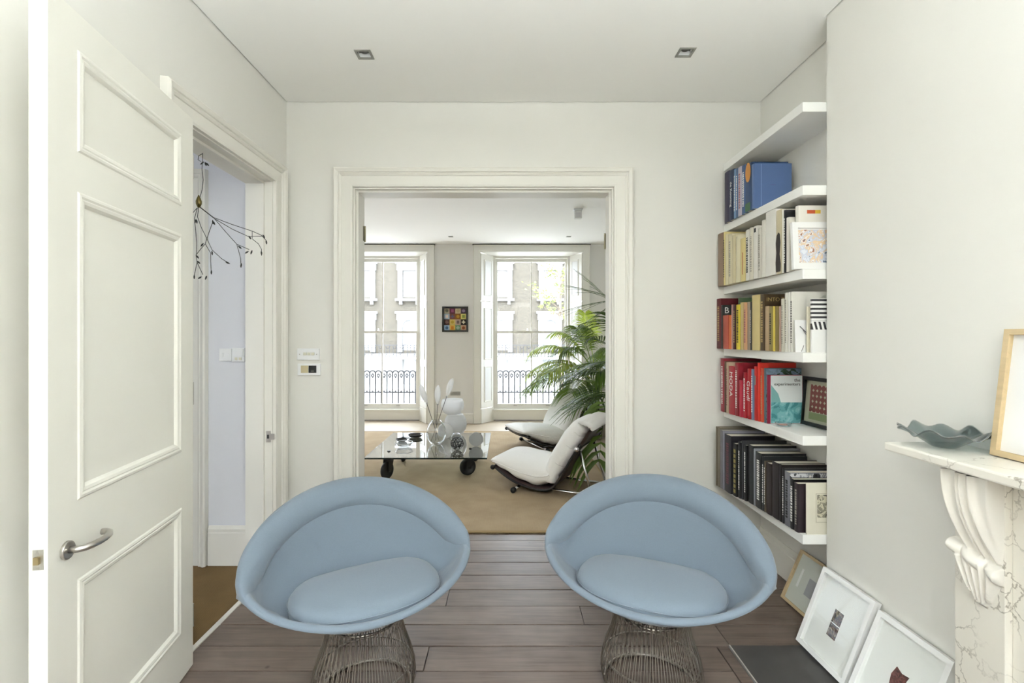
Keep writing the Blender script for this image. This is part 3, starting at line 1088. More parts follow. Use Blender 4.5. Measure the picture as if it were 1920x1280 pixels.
# ================================================================== blue tub chairs on wire bases
def make_tub_chair(label):
    t = thing('tub_chair', label, 'chair', group='pale blue tub chairs on wire bases')
    A_ = 0.462
    def rim(phi):
        s, c = math.sin(phi), math.cos(phi)
        y = .292 * s * abs(s) ** .10 if s > 0 else .335 * s
        h = .562 - (.128 if s > 0 else .205) * math.copysign(abs(s) ** (1.15 if s > 0 else 1.25), s)
        return Vector((A_ * c, y, h))
    n = 96
    ZB, ZF = .305, .388
    rows = []
    for k in range(n):
        phi = 2 * PI * k / n
        R = rim(phi)
        s, c = math.sin(phi), math.cos(phi)
        u = Vector((c, s * 1.05, 0)).normalized()
        back = max(0.0, min(1.0, (-s + .34) / .46))     # 1 on the back half where the roll sits
        back = back * back * (3 - 2 * back)
        bo = max(0.0, min(1.0, (-s - .02) / .4))
        bo = bo * bo * (3 - 2 * bo)            # bulging outer wall only well behind the arm tips
        h = R.z - .046 * back
        wdt = .034 + .038 * back
        er = .017 + .011 * back
        prof = []
        for a in (0, .12, .25, .4, .55, .7, .85, 1.0):
            q = math.sin(a * PI / 2)
            rr = .34 + .66 * (bo * q ** .9 + (1 - bo) * a)
            z = ZB + (h - er - ZB) * (bo * (1 - math.cos(a * PI / 2)) + (1 - bo) * a ** 1.15)
            prof.append(Vector((R.x * rr, R.y * rr, z)))
        O = Vector((R.x, R.y, h - er))
        for a in (30, 60, 90, 120, 150, 180):
            a = math.radians(a)
            prof.append(O - u * (wdt / 2) * (1 - math.cos(a)) + Vector((0, 0, er * math.sin(a))))
        I = O - u * wdt
        E = Vector((R.x * .60, R.y * .60 + .01, ZF))
        for a in (.15, .3, .5, .7, .85, 1.0):
            q = a * PI / 2
            f = back * (1 - math.cos(q)) + (1 - back) * (.75 * a + .25 * a * a)
            g = back * math.sin(q) + (1 - back) * (1.35 * a - .35 * a * a)
            prof.append(Vector((I.x + (E.x - I.x) * f, I.y + (E.y - I.y) * f, I.z + (E.z - I.z) * g)))
        prof.append(Vector((R.x * .3, R.y * .3 + .01, ZF)))
        rows.append(prof)
    b = NB()
    V = grid(b, rows, close_v=True)
    c0 = b.verts.new((0, 0, ZB))
    c1 = b.verts.new((0, .01, ZF))
    for k in range(n):
        b.faces.new((V[k][0], V[(k + 1) % n][0], c0))
        b.faces.new((V[k][-1], V[(k + 1) % n][-1], c1))
    obj('shell', b, BLUE, t, smooth=True)
    # padded roll along the back rim, pointed at both ends
    rows = []
    m = 72
    p0, p1 = PI - math.radians(21), 2 * PI + math.radians(21)
    for k in range(m + 1):
        f = k / m
        phi = p0 + (p1 - p0) * f
        R = rim(phi)
        s, c = math.sin(phi), math.cos(phi)
        u = Vector((c, s * 1.05, 0)).normalized()
        e = min(1.0, min(f, 1 - f) / .20)
        e = math.sin(e * PI / 2)
        wd = .012 + .074 * e
        hh = .008 + .050 * e
        C = Vector((R.x, R.y, R.z)) - u * (wd / 2 - .005 * e + .003 * (1 - e)) - Vector((0, 0, hh * .55 + .006 + .006 * (1 - e)))
        row = []
        for j in range(14):
            a = 2 * PI * j / 14
            ca, sa = math.cos(a), math.sin(a)
            du = math.copysign(abs(ca) ** .75, ca) * wd / 2
            dz = math.copysign(abs(sa) ** .85, sa) * hh
            # the roll tips inwards a little
            row.append(C + u * du + Vector((0, 0, dz + du * .42)))
        rows.append(row)
    b = NB()
    grid(b, rows, close_u=True, cap=True)
    obj('back_roll', b, BLUE, t, smooth=True)
    # seat cushion
    rows = []
    for sc_, z in ((0, .391), (.80, .391), (.93, .396), (.99, .412), (1.0, .428), (.985, .446), (.94, .462), (.82, .474), (.55, .483), (.25, .487), (0, .488)):
        row = []
        for k in range(64):
            a = 2 * PI * k / 64
            ca, sa = math.cos(a), math.sin(a)
            x = math.copysign(abs(ca) ** .86, ca) * .295 * sc_
            y = math.copysign(abs(sa) ** .86, sa) * (.215 if sa > 0 else .185) * sc_
            if sa < 0:
                y += .028 * sc_ * max(0, 1 - (x / .2) ** 2)
            row.append(Vector((x, y + .040, z - .02 * (y / .235) * (1 if z > .4 else 0) * .4)))
        rows.append(row)
    b = NB()
    grid(b, rows, close_u=True)
    bmesh.ops.remove_doubles(b, verts=b.verts, dist=1e-5)
    cu = obj('seat_cushion', b, BLUE, t, smooth=True)
    b = NB()
    ring = [rows[4][k] for k in range(64)]
    ring = [Vector((p.x * 1.001, (p.y - .040) * 1.001 + .040, .438)) for p in ring]
    tube(b, ring + [ring[0], ring[1]], .0022, 6, cap=False)
    obj('piping', b, BLUE, cu, smooth=True)
    # wire base
    def rad(z):
        pts = [(0, .185), (.015, .197), (.05, .207), (.10, .203), (.16, .186), (.22, .164), (.27, .152), (.32, .160)]
        for (za, ra), (zb, rb) in zip(pts, pts[1:]):
            if za <= z <= zb:
                return ra + (rb - ra) * (z - za) / (zb - za)
        return pts[-1][1]
    zs = [.004, .015, .05, .10, .16, .22, .27, .315]
    b = NB()
    for k in range(108):
        a = 2 * PI * k / 108
        pts = []
        for z in zs:
            aa = a + .10 * (z - .14) * (1 if k % 2 else -1)
            r = rad(z) - (.004 if k % 2 else 0)
            pts.append(Vector((r * math.cos(aa), r * .94 * math.sin(aa), z)))
        tube(b, pts, .0019, 4, cap=False)
    o = obj('wire_cage', b, NICKEL, t, smooth=True)
    o['kind'] = 'stuff'
    for nm, r, z, rr in (('bottom_ring', .187, .006, .006), ('middle_ring', .190, .107, .004), ('top_ring', .138, .300, .005)):
        pts = [Vector((r * math.cos(2 * PI * k / 48), r * .94 * math.sin(2 * PI * k / 48), z)) for k in range(49)]
        obj(nm, tube(NB(), pts, rr, 8, cap=False), NICKEL, t, smooth=True)
    return t
chair_l = make_tub_chair('pale blue upholstered tub chair on a wire base, beside the open door')
chair_l.location = (-.58, 1.985, 0)
chair_l.rotation_euler = (0, 0, math.radians(209.1))
chair_r = dup(chair_l)
chair_r['label'] = 'pale blue upholstered tub chair on a wire base, beside the bookshelves'
chair_r.location = (.605, 2.025, 0)
chair_r.rotation_euler = (0, 0, math.radians(155.5))

# ================================================================== bookshelves
SH = [2.587, 2.184, 1.777, 1.372, .969, .49]
SHN = ['topmost, empty white shelf in the alcove', 'white alcove shelf carrying the blue books', 'white alcove shelf carrying the cream books',
       'white alcove shelf carrying the yellow and gold books', 'white alcove shelf carrying the red books', 'lowest white alcove shelf carrying the black books']
for z, lb in zip(SH, SHN):
    o = obj('wall_shelf', bx(1.437, AX, 2.344, BW, z - .047, z), SHELF, bevel=.0015)
    tag(o, lb, 'shelf', 'white floating shelves in the alcove')

ORD = ['first', 'second', 'third', 'fourth', 'fifth', 'sixth', 'seventh', 'eighth', 'ninth', 'tenth', 'eleventh', 'twelfth', 'thirteenth', 'fourteenth',
       'fifteenth', 'sixteenth', 'seventeenth', 'eighteenth', 'nineteenth', 'twentieth', 'twenty-first', 'twenty-second', 'twenty-third', 'twenty-fourth', 'twenty-fifth', 'twenty-sixth', 'twenty-seventh']
WHITE_INK = mat('white_ink', (0.80, 0.80, 0.78), .6)
BLACK_INK = mat('black_ink', (0.02, 0.02, 0.02), .6)
GOLD_INK = mat('gold_ink', (0.45, 0.33, 0.13), .4)
def cmat(hexc, rough=.45):
    return mat('cover_' + hexc.strip('#') + ('' if rough == .45 else '_r'), hexc, rough, noise=(18, .06, (1, 1, 1)))
def book(spine_x, y_near, y_far, z0, h, depth, color, label, group, rowname='book'):
    """a standing book: spine faces the room (-X), thickness along Y"""
    th = y_far - y_near
    t = thing('book', label, 'book', (spine_x, (y_near + y_far) / 2, z0), 0, group)
    k = min(.0025, th * .18)
    g = th / 2 - .0004
    b = NB()
    box(b, .003, depth, -g, -g + k, 0, h)
    box(b, .003, depth, g - k, g, 0, h)
    # slightly rounded spine
    rows = []
    for j in range(7):
        f = j / 6 * 2 - 1
        x = .003 - .0035 * (1 - f * f)
        rows.append([Vector((x, f * g, 0)), Vector((x, f * g, h)), Vector((x + .0022, f * (g - .0003), h)), Vector((x + .0022, f * (g - .0003), 0))])
    grid(b, rows, close_u=True, cap=True)
    obj('cover', b, cmat(color), t)
    obj('page_block', bx(.006, depth - .004, -g + k, g - k, .003, h - .003), PAGES, t)
    return t, g, h
def spine_mat(x=0):
    """text frame on a spine: letters read from top to bottom, facing -X"""
    # text x -> -Z ; text y -> +?; normal -> -X
    return Matrix(((0, 0, -1, 0), (0, 1, 0, 0), (-1, 0, 0, 0), (0, 0, 0, 1))) if False else Matrix(((0, 0, -1, 0), (0, -1, 0, 0), (-1, 0, 0, 0), (0, 0, 0, 1)))
# text +x -> (0,0,-1); text +y -> (0,1,0)?  normal = x cross y must be (-1,0,0): (0,0,-1)x(0,1,0) = (1,0,0); use y -> (0,-1,0): gives (-1,0,0)
SPM = Matrix(((0, 0, -1), (0, -1, 0), (-1, 0, 0)))
FRM = Matrix(((1, 0, 0), (0, 0, -1), (0, 1, 0)))       # facing -Y
def on(Mr, x, y, z):
    m = Mr.to_4x4()
    m.translation = Vector((x, y, z))
    return m
def marks(t, g, h, m, rnd, lo=.15, hi=.85):
    """a worn, unreadable line of spine print"""
    b = NB()
    z = h * lo
    while z < h * hi:
        L = rnd.uniform(.004, .011)
        box(b, -.0013, -.0003, -g * .38, g * .38, z, z + L)
        z += L + rnd.uniform(.002, .006)
    obj('spine_print', b, m, t)
def row_x(x, tab):
    for (a, va), (c, vc) in zip(tab, tab[1:]):
        if x <= c:
            return va + (vc - va) * max(0, x - a) / (c - a)
    return tab[-1][1]
def fill_row(z0, zmax, tab, specs, where, group):
    rnd = random.Random(int(z0 * 1000))
    made = []
    for i, sp in enumerate(specs):
        x0, x1, yt, dep, col, desc = sp[:6]
        ink = sp[6] if len(sp) > 6 else None
        X = row_x((x0 + x1) / 2, tab) + (sp[7] if len(sp) > 7 else 0)
        Xa, Xb = row_x(x0, tab), row_x(x1, tab)
        yf, yn = F * Xa / (x0 - 949), F * Xb / (x1 - 949)
        s0 = F / ((yf + yn) / 2)
        zt = min(EYE + (631 - yt) / s0, zmax - .004)
        yf = min(yf, BW - .002)
        lb = '%s, %s from the wall %s' % (desc, ORD[i], where)
        t, g, h = book(X, yn + .0003, yf - .0003, z0 + .0005, zt - z0, min(dep, AX - .004 - X), col, lb, group)
        if ink:
            marks(t, g, h, ink, rnd)
        made.append((t, g, h))
    return made

W_, K_, Y_ = WHITE_INK, BLACK_INK, GOLD_INK
# --- blue row
rowA = fill_row(SH[1], SH[0] - .047, [(1345, 1.42), (1420, 1.42)], [
    (1358, 1366.5, 322.5, .24, '#3d3a52', 'dull purple hardback'),
    (1366.5, 1375, 319, .24, '#1f2f50', 'navy hardback with a white title'),
    (1375, 1379, 318, .23, '#6f8fb5', 'thin light blue book', W_),
    (1379, 1383, 316, .23, '#4a658c', 'thin mid blue book', W_),
    (1383, 1390, 313, .22, '#b9b4c2', 'pale striped book', mat('red_ink', (.35, .12, .14), .5)),
    (1390, 1397, 310, .22, '#45608c', 'blue paperback', W_),
    (1397, 1408.5, 307.5, .215, '#2c4770', 'dark blue book with an orange disc'),
    (1408.5, 1414, 308, .215, '#56709f', 'large cobalt blue book showing its cover'),
], 'in the blue row', 'blue books in the alcove')
t, g, h = rowA[1]
text('title', 'de Kooning', .034, WHITE_INK, t, on(SPM, -.0012, 0, h * .52))
t, g, h = rowA[6]
b = lathe(NB(), [(0, -.0014), (g * .85, -.0014), (g * .85, -.0002), (0, -.0002)], 24, (0, 0, h - .05), 'x')
for v in b.verts:
    v.co.z = h - .05 + (v.co.z - h + .05) * 1.9
obj('orange_disc', b, mat('orange_print', '#c98a3c', .5), t)
obj('green_band', bx(-.0012, -.0002, -g * .7, g * .9, .004, .05), mat('green_print', '#3f6a45', .5), t)
t, g, h = rowA[7]
obj('hinge_line', bx(.040, .0425, -g - .0006, -g, .004, h - .004), mat('pale_blue_line', '#8aa3cf', .5), t)
obj('faint_title', bx(.095, .125, -g - .0004, -g, h * .52, h * .53), mat('red_blue_ink', '#5a5f90', .5), t)

# --- cream row
CR = ['#d8cfae', '#d2c9ab', '#cfc4a0', '#d9d1b4', '#cdbf96', '#d5d0c0', '#d8d5cc', '#d0ccc2', '#dad7d0']
fill_row(SH[2], SH[1] - .047, [(1345, 1.385), (1434, 1.412), (1484, 1.425)], [
    (1345, 1356, 437.6, .22, '#8b7461', 'mottled brown hardback'),
    (1356, 1359, 435, .24, '#d8c98c', 'thin straw yellow book', K_),
    (1359, 1364.5, 439, .20, CR[0], 'cream paperback'),
    (1364.5, 1372, 439, .20, CR[1], 'cream paperback', mat('grey_ink', (.35, .33, .28), .6)),
    (1372, 1378.5, 441, .20, CR[2], 'creased cream paperback'),
    (1378.5, 1387, 442, .20, CR[3], 'cream paperback'),
    (1387, 1397, 447, .20, '#d6c688', 'yellowed paperback with a red stripe'),
    (1397, 1404.5, 431, .21, CR[6], 'off white paperback with a black title', K_),
    (1404.5, 1411.5, 427, .21, CR[5], 'off white paperback', mat('grey_ink', (.35, .33, .28), .6)),
    (1411.5, 1420, 424, .21, CR[8], 'pale grey book with a dark square'),
    (1420, 1427, 428, .21, CR[7], 'pale grey paperback', mat('grey_ink', (.35, .33, .28), .6)),
    (1427, 1434, 413, .21, CR[6], 'tall off white book'),
    (1434, 1454, 395.5, .22, '#e2e0da', 'very thick white volume'),
    (1454, 1465, 394, .22, '#c8bd9d', 'cream book with a dark figure'),
    (1465, 1468.5, 393, .22, '#e0ddd2', 'thin white book'),
    (1468.5, 1473, 394, .22, '#15151a', 'thin black book', W_),
    (1473, 1479, 408, .20, '#dedad0', 'white paperback'),
], 'in the cream row', 'cream books in the alcove')
for t in [o for o in bpy.data.objects if o.get('label', '').startswith('yellowed paperback')]:
    obj('red_stripe', bx(-.0014, -.0002, -.006, -.002, .04, .17), mat('red_print', '#a83226', .5), t)
for t in [o for o in bpy.data.objects if o.get('label', '').startswith('pale grey book with')]:
    obj('dark_square', bx(-.0014, -.0002, -.010, .010, .262, .285), BLACK_INK, t)
for t in [o for o in bpy.data.objects if o.get('label', '').startswith('cream book with a dark')]:
    b = NB()
    pts = [(-.02, .01), (.02, .01), (.024, .06), (.016, .11), (.022, .16), (.014, .20), (-.002, .215), (-.014, .205), (-.020, .16), (-.012, .10), (-.022, .05)]
    vs = [b.verts.new((-.0014, y, z)) for y, z in pts]
    vb = [b.verts.new((-.0004, y, z)) for y, z in pts]
    b.faces.new(vs)
    for i in range(len(pts)):
        b.faces.new((vs[i], vs[(i + 1) % len(pts)], vb[(i + 1) % len(pts)], vb[i]))
    obj('dark_figure', b, mat('sepia_print', (.03, .022, .02), .5), t)

def print_mat(name, cols, scale, dist=2.0):
    """flat printed picture: blotches of the given colours"""
    m = bpy.data.materials.new(name)
    m.use_nodes = True
    nt = m.node_tree
    b = nt.nodes['Principled BSDF']
    tc = N(nt, 'ShaderNodeTexCoord')
    ns = N(nt, 'ShaderNodeTexNoise', Scale=scale, Detail=4, Distortion=dist)
    nt.links.new(tc.outputs['Object'], ns.inputs['Vector'])
    cr = nt.nodes.new('ShaderNodeValToRGB')
    cr.color_ramp.interpolation = 'CONSTANT'
    el = cr.color_ramp.elements
    while len(el) < len(cols):
        el.new(.5)
    for i, c in enumerate(cols):
        el[i].position = .30 + .42 * i / len(cols) if i else 0
        el[i].color = (*lin(c), 1)
    nt.links.new(ns.outputs['Fac'], cr.inputs['Fac'])
    nt.links.new(cr.outputs['Color'], b.inputs['Base Color'])
    b.inputs['Roughness'].default_value = .5
    return m

def picture(name, label, cat, w, h, fw, fmat, art, M, depth=.02, mount=None, glass=True, group=None):
    """framed picture; local x right, z up, facing -y; origin bottom centre of the back"""
    t = thing(name, label, cat, group=group)
    b = NB()
    to = lambda u, v, p: Vector((u, -p, v))
    prof = [(0, 0), (0, depth), (fw, depth), (fw, depth * .35)]
    rows = [[to(-w / 2 + d, d, p), to(-w / 2 + d, h - d, p), to(w / 2 - d, h - d, p), to(w / 2 - d, d, p)] for d, p in prof]
    grid(b, rows, close_u=True)
    obj('frame', b, fmat, t)
    obj('backing', bx(-w / 2 + .001, w / 2 - .001, -.004, 0, .001, h - .001), mat('backing_board', (.25, .2, .14), .8), t)
    obj('mount', bx(-w / 2 + fw - .001, w / 2 - fw + .001, -depth * .35, -.0045, fw - .001, h - fw + .001), mount or PAPER, t)
    for (nm, x0, x1, z0, z1_, mm) in art:
        obj(nm, bx(x0, x1, -depth * .35 - .0008, -depth * .35, z0, z1_), mm, t)
    if glass:
        obj('glass', bx(-w / 2 + fw, w / 2 - fw, -depth * .75, -depth * .72, fw, h - fw), ARTG, t)
    t.matrix_world = M
    return t
def frame_M(loc, xdir, updir):
    x = Vector(xdir).normalized()
    u = Vector(updir)
    u = (u - x * u.dot(x)).normalized()
    y = u.cross(x)
    m = Matrix(((x.x, y.x, u.x), (x.y, y.y, u.y), (x.z, y.z, u.z))).to_4x4()
    m.translation = Vector(loc)
    return m

# white box-framed painting at the near end of the cream row, and the white book behind it
bk, g, h = book(1.445, 2.395, 2.423, SH[2] + .0005, .322, .22, '#e0dcd3', 'white book with an orange and yellow label, behind the white-framed painting', 'cream books in the alcove')
obj('orange_label', bx(.045, .085, -g - .0006, -g, h - .040, h - .022), mat('orange_lab', '#c4552c', .5), bk)
obj('yellow_label', bx(.085, .112, -g - .0006, -g, h - .040, h - .022), mat('yellow_lab', '#d9b53c', .5), bk)
picture('small_painting', 'small white-framed painting of pale blue and orange brushwork at the shelf end', 'picture', .262, .232, .028, FWHITE,
        [('painting', -.1, .1, .035, .197, print_mat('brushwork', ['#6f7f96', '#dfe2ea', '#c9cedd', '#e3c9a8', '#e7e6ea', '#b07f5e', '#54708c'], 16))],
        frame_M((1.531, 2.372, SH[2] + .001), (1, 0, 0), (0, .06, 1)), depth=.018, glass=False)

# --- yellow and gold row
tabC = [(1342, 1.385), (1486, 1.44)]
rowC = fill_row(SH[3], SH[2] - .047, tabC, [
    (1342, 1351.5, 560, .23, '#64222a', 'tall dark red hardback', Y_),
    (1351.5, 1354, 572, .19, '#3a3f3e', 'thin charcoal book with a lettered cover'),
    (1354, 1365.5, 591, .17, '#b3503c', 'short brick red book'),
    (1365.5, 1371, 591, .17, '#cf6a30', 'short orange book'),
    (1371, 1372.3, 571, .17, '#b78f84', 'thin dusty pink book'),
    (1373.5, 1379, 571, .17, '#402028', 'maroon paperback', Y_),
    (1379, 1387, 571, .17, '#d8c636', 'bright yellow paperback', K_),
    (1387, 1393, 567, .17, '#c0ac78', 'tan paperback'),
    (1393, 1400, 567, .17, '#cf9f78', 'salmon paperback', mat('red_ink', (.35, .12, .14), .5)),
    (1400, 1406, 566, .17, '#9b8a78', 'grey brown paperback'),
    (1406, 1408, 566, .17, '#26282a', 'thin black and white paperback', W_),
    (1408, 1424, 553, .19, '#cdbb83', 'thick straw coloured hardback'),
    (1424, 1433, 552, .22, '#4a3a26', 'dark brown hardback with gold letters', Y_),
    (1433, 1441, 574, .16, '#b39a7a', 'tan paperback'),
    (1441, 1447.5, 574, .16, '#8f8250', 'olive green paperback', K_),
    (1447.5, 1452, 574, .16, '#d3bd55', 'shiny gold paperback'),
    (1452, 1459.5, 574, .16, '#85743f', 'dark olive paperback'),
    (1459.5, 1463, 574, .16, '#b29588', 'thin pinkish book'),
    (1463, 1470, 560, .18, '#cbc8b8', 'cream book with a grey title', mat('grey_ink', (.35, .33, .28), .6)),
    (1470, 1476, 549, .22, '#d6d3c8', 'off white book', mat('grey_ink', (.35, .33, .28), .6)),
    (1476, 1481, 548, .22, '#d9d7d0', 'white book'),
    (1481, 1486, 547, .215, '#dcdad2', 'white book with a blank cover', K_),
], 'in the yellow row', 'yellow and gold books in the alcove')
t, g, h = rowC[1]
text('cover_letter', 'B', .055, WHITE_INK, t, on(FRM, .030, -g - .0006, h - .036))
t, g, h = rowC[12]
text('cover_title', 'INTO TH', .030, GOLD_INK, t, on(FRM, .075, -g - .0006, h - .030))
# a green book set further back behind the reds
bk, g, h = book(1.435, 2.9857, 2.9915, SH[3] + .0005, .318, .22, '#5f7558', 'tall thin green book set back behind the short orange book', 'yellow and gold books in the alcove')
# propped items at the near end
t = thing('drawing_card', 'white card with a grey drawing of a twig, propped before the white books', 'card', (1.462, 2.392, SH[3] + .0005))
obj('card', bx(-.031, .031, -.0015, .0015, 0, .160), mat('white_card', (.80, .80, .80), .6), t, rot=(-.05, 0, 0))
b = NB()
tube(b, [(-.012, -.004, .128), (.010, -.004, .108), (.028, -.004, .090)], .002, 5)
tube(b, [(.000, -.005, .116), (.018, -.005, .088), (.028, -.004, .084)], .0016, 5)
tube(b, [(-.004, -.003, .004), (.004, -.003, .022), (.008, -.003, .035)], .0012, 5)
obj('twig_print', b, mat('twig_grey', (.12, .12, .13), .7), t)
bk, g, h = book(1.478, 2.374, 2.386, SH[3] + .0005, .225, .15, '#cfc9b4', 'cream paperback behind the striped book at the shelf end', 'yellow and gold books in the alcove')
def stripe_mat():
    m = bpy.data.materials.new('striped_cover')
    m.use_nodes = True
    nt = m.node_tree
    b = nt.nodes['Principled BSDF']
    tc = N(nt, 'ShaderNodeTexCoord')
    sx = nt.nodes.new('ShaderNodeSeparateXYZ')
    nt.links.new(tc.outputs['Object'], sx.inputs['Vector'])
    def mth(op, a, bb=None):
        n = nt.nodes.new('ShaderNodeMath')
        n.operation = op
        for i, v in enumerate((a, bb)):
            if v is None:
                continue
            if isinstance(v, (int, float)):
                n.inputs[i].default_value = v
            else:
                nt.links.new(v, n.inputs[i])
        return n.outputs['Value']
    fz = mth('FRACT', mth('MULTIPLY', sx.outputs['Z'], 48))
    hor = mth('LESS_THAN', fz, .48)
    fx = mth('FRACT', mth('MULTIPLY', mth('ADD', sx.outputs['X'], mth('MULTIPLY', sx.outputs['Z'], .25)), 46))
    ver = mth('LESS_THAN', fx, .5)
    up = mth('GREATER_THAN', sx.outputs['Z'], .155)
    mid = mth('MULTIPLY', mth('GREATER_THAN', sx.outputs['Z'], .112), mth('LESS_THAN', sx.outputs['Z'], .150))
    k = mth('ADD', mth('MULTIPLY', hor, up), mth('MULTIPLY', ver, mid))
    mx = nt.nodes.new('ShaderNodeMix')
    mx.data_type = 'RGBA'
    mx.inputs['A'].default_value = (.80, .80, .79, 1)
    mx.inputs['B'].default_value = (.03, .03, .035, 1)
    nt.links.new(k, mx.inputs['Factor'])
    nt.links.new(mx.outputs['Result'], b.inputs['Base Color'])
    return m
t = thing('striped_book', 'book with a black and white striped cover facing out at the shelf end', 'book', (1.555, 2.358, SH[3] + .0005))
obj('cover', bx(-.068, .068, -.006, .006, 0, .262), stripe_mat(), t)
obj('page_block', bx(-.065, .0685, -.0045, .0045, .003, .2625), PAGES, t)

# --- red row
tabD = [(1350, 1.387), (1384, 1.40), (1432, 1.442), (1450, 1.455)]
rowD = fill_row(SH[4], SH[3] - .047, tabD, [
    (1350, 1357.5, 672, .24, '#93303c', 'tall crimson hardback', W_),
    (1357.5, 1360.5, 677, .22, '#5b4636', 'thin brown book'),
    (1360.5, 1365, 679, .22, '#b9a58e', 'thin beige book', mat('red_ink', (.35, .12, .14), .5)),
    (1365, 1376.5, 686.5, .22, '#a92f3b', 'crimson book lettered in white'),
    (1376.5, 1384, 680, .23, '#8f2330', 'dark red hardback', W_),
    (1384, 1391.5, 712, .16, '#b3283f', 'short magenta red book'),
    (1391.5, 1399.5, 698, .19, '#a81d2b', 'deep red book', W_),
    (1399.5, 1407, 691, .19, '#b0242b', 'red book with white script title'),
    (1407, 1412.5, 692, .19, '#6d7f9f', 'thin blue grey book', W_),
    (1412.5, 1419, 687, .20, '#c22b28', 'red book with a grey spot'),
    (1419, 1424, 680, .21, '#d4372b', 'large scarlet book'),
    (1424, 1431, 690, .20, '#d05338', 'orange red paperback', Y_),
    (1431, 1436, 690, .20, '#55707c', 'book with a blue green cover'),
    (1436, 1441, 703, .19, '#8e2140', 'crimson book with a white lettered cover'),
], 'in the red row', 'red books in the alcove')
t, g, h = rowD[3]
text('title', 'MODA', .052, WHITE_INK, t, on(SPM, -.0012, 0, h * .63))
t, g, h = rowD[7]
text('title', 'Gaudí', .050, WHITE_INK, t, on(SPM, -.0012, 0, h * .56))
t, g, h = rowD[9]
obj('grey_spot', bx(-.0012, -.0002, -g * .6, g * .6, h * .66, h * .83), mat('grey_print', '#7f8486', .5), t)
t, g, h = rowD[12]
obj('picture_print', bx(.004, .195, -g - .0006, -g, .004, h - .004), print_mat('cover_blue_green', ['#2c3a34', '#6b7f8f', '#7a8fa6', '#39523f', '#8a97a8'], 9), t)
t, g, h = rowD[13]
obj('white_cover', bx(.014, .188, -g - .0006, -g, .002, h - .002), mat('white_cover_print', (.68, .72, .72), .5), t)
obj('teal_print', bx(.016, .187, -g - .0010, -g - .0006, .004, h * .44), print_mat('cover_teal', ['#3f8286', '#5d9ba0', '#79b0b4', '#8fbcc0'], 14), t)
b = NB()
vs = [b.verts.new(p) for p in ((.016, -g - .0010, h * .44), (.016, -g - .0010, h * .80), (.055, -g - .0010, h * .62), (.070, -g - .0010, h * .44))]
b.faces.new(vs)
obj('teal_wedge', b, mat('teal_wedge', '#78a8a8', .5), t)
text('cover_title', 'the', .026, BLACK_INK, t, on(FRM, .160, -g - .0014, h * .895))
text('cover_title', 'experimenters', .0245, BLACK_INK, t, on(FRM, .105, -g - .0014, h * .815))
# glass dish, black-framed picture on the alcove wall
t = thing('glass_dish', 'small clear glass dish on the red book shelf', 'dish', (1.490, 2.60, SH[4]))
obj('dish_body', lathe(NB(), [(0, .002), (.030, .002), (.038, .006), (.040, .020), (.037, .020), (.035, .009), (0, .006)], 28), OBJG, t, smooth=True)
obj('contents', lathe(NB(), [(0, .0065), (.022, .0065), (.020, .011), (0, .012)], 16), mat('dish_pink', (.45, .22, .17), .6), t, smooth=True)
CIRC = []
def dots_mat():
    m = bpy.data.materials.new('dot_print')
    m.use_nodes = True
    nt = m.node_tree
    b = nt.nodes['Principled BSDF']
    tc = N(nt, 'ShaderNodeTexCoord')
    vo = N(nt, 'ShaderNodeTexVoronoi', Scale=34, Randomness=0.0)
    vo.voronoi_dimensions = '3D'
    mp = N(nt, 'ShaderNodeMapping', Scale=(1, 0, 1))
    nt.links.new(tc.outputs['Object'], mp.inputs['Vector'])
    nt.links.new(mp.outputs['Vector'], vo.inputs['Vector'])
    cr = nt.nodes.new('ShaderNodeValToRGB')
    cr.color_ramp.interpolation = 'CONSTANT'
    cr.color_ramp.elements[0].color = (*lin('#7c3a38'), 1)
    cr.color_ramp.elements[1].position = .52
    cr.color_ramp.elements[1].color = (*lin('#b9b49e'), 1)
    nt.links.new(vo.outputs['Distance'], cr.inputs['Fac'])
    nt.links.new(cr.outputs['Color'], b.inputs['Base Color'])
    return m
picture('dot_picture', 'black-framed picture of red brown dots leaning in the alcove', 'picture', .30, .262, .020, mat('black_frame', (.02, .02, .022), .35),
        [('dot_print', -.095, .095, .075, .222, dots_mat()), ('green_print', -.095, .095, .035, .072, mat('olive_print', '#7f8a62', .6))],
        frame_M((1.655, 2.535, SH[4] + .001), (.07, -1, 0), (.085, 0, 1)), depth=.022, mount=mat('grey_mount', '#a9a692', .7))

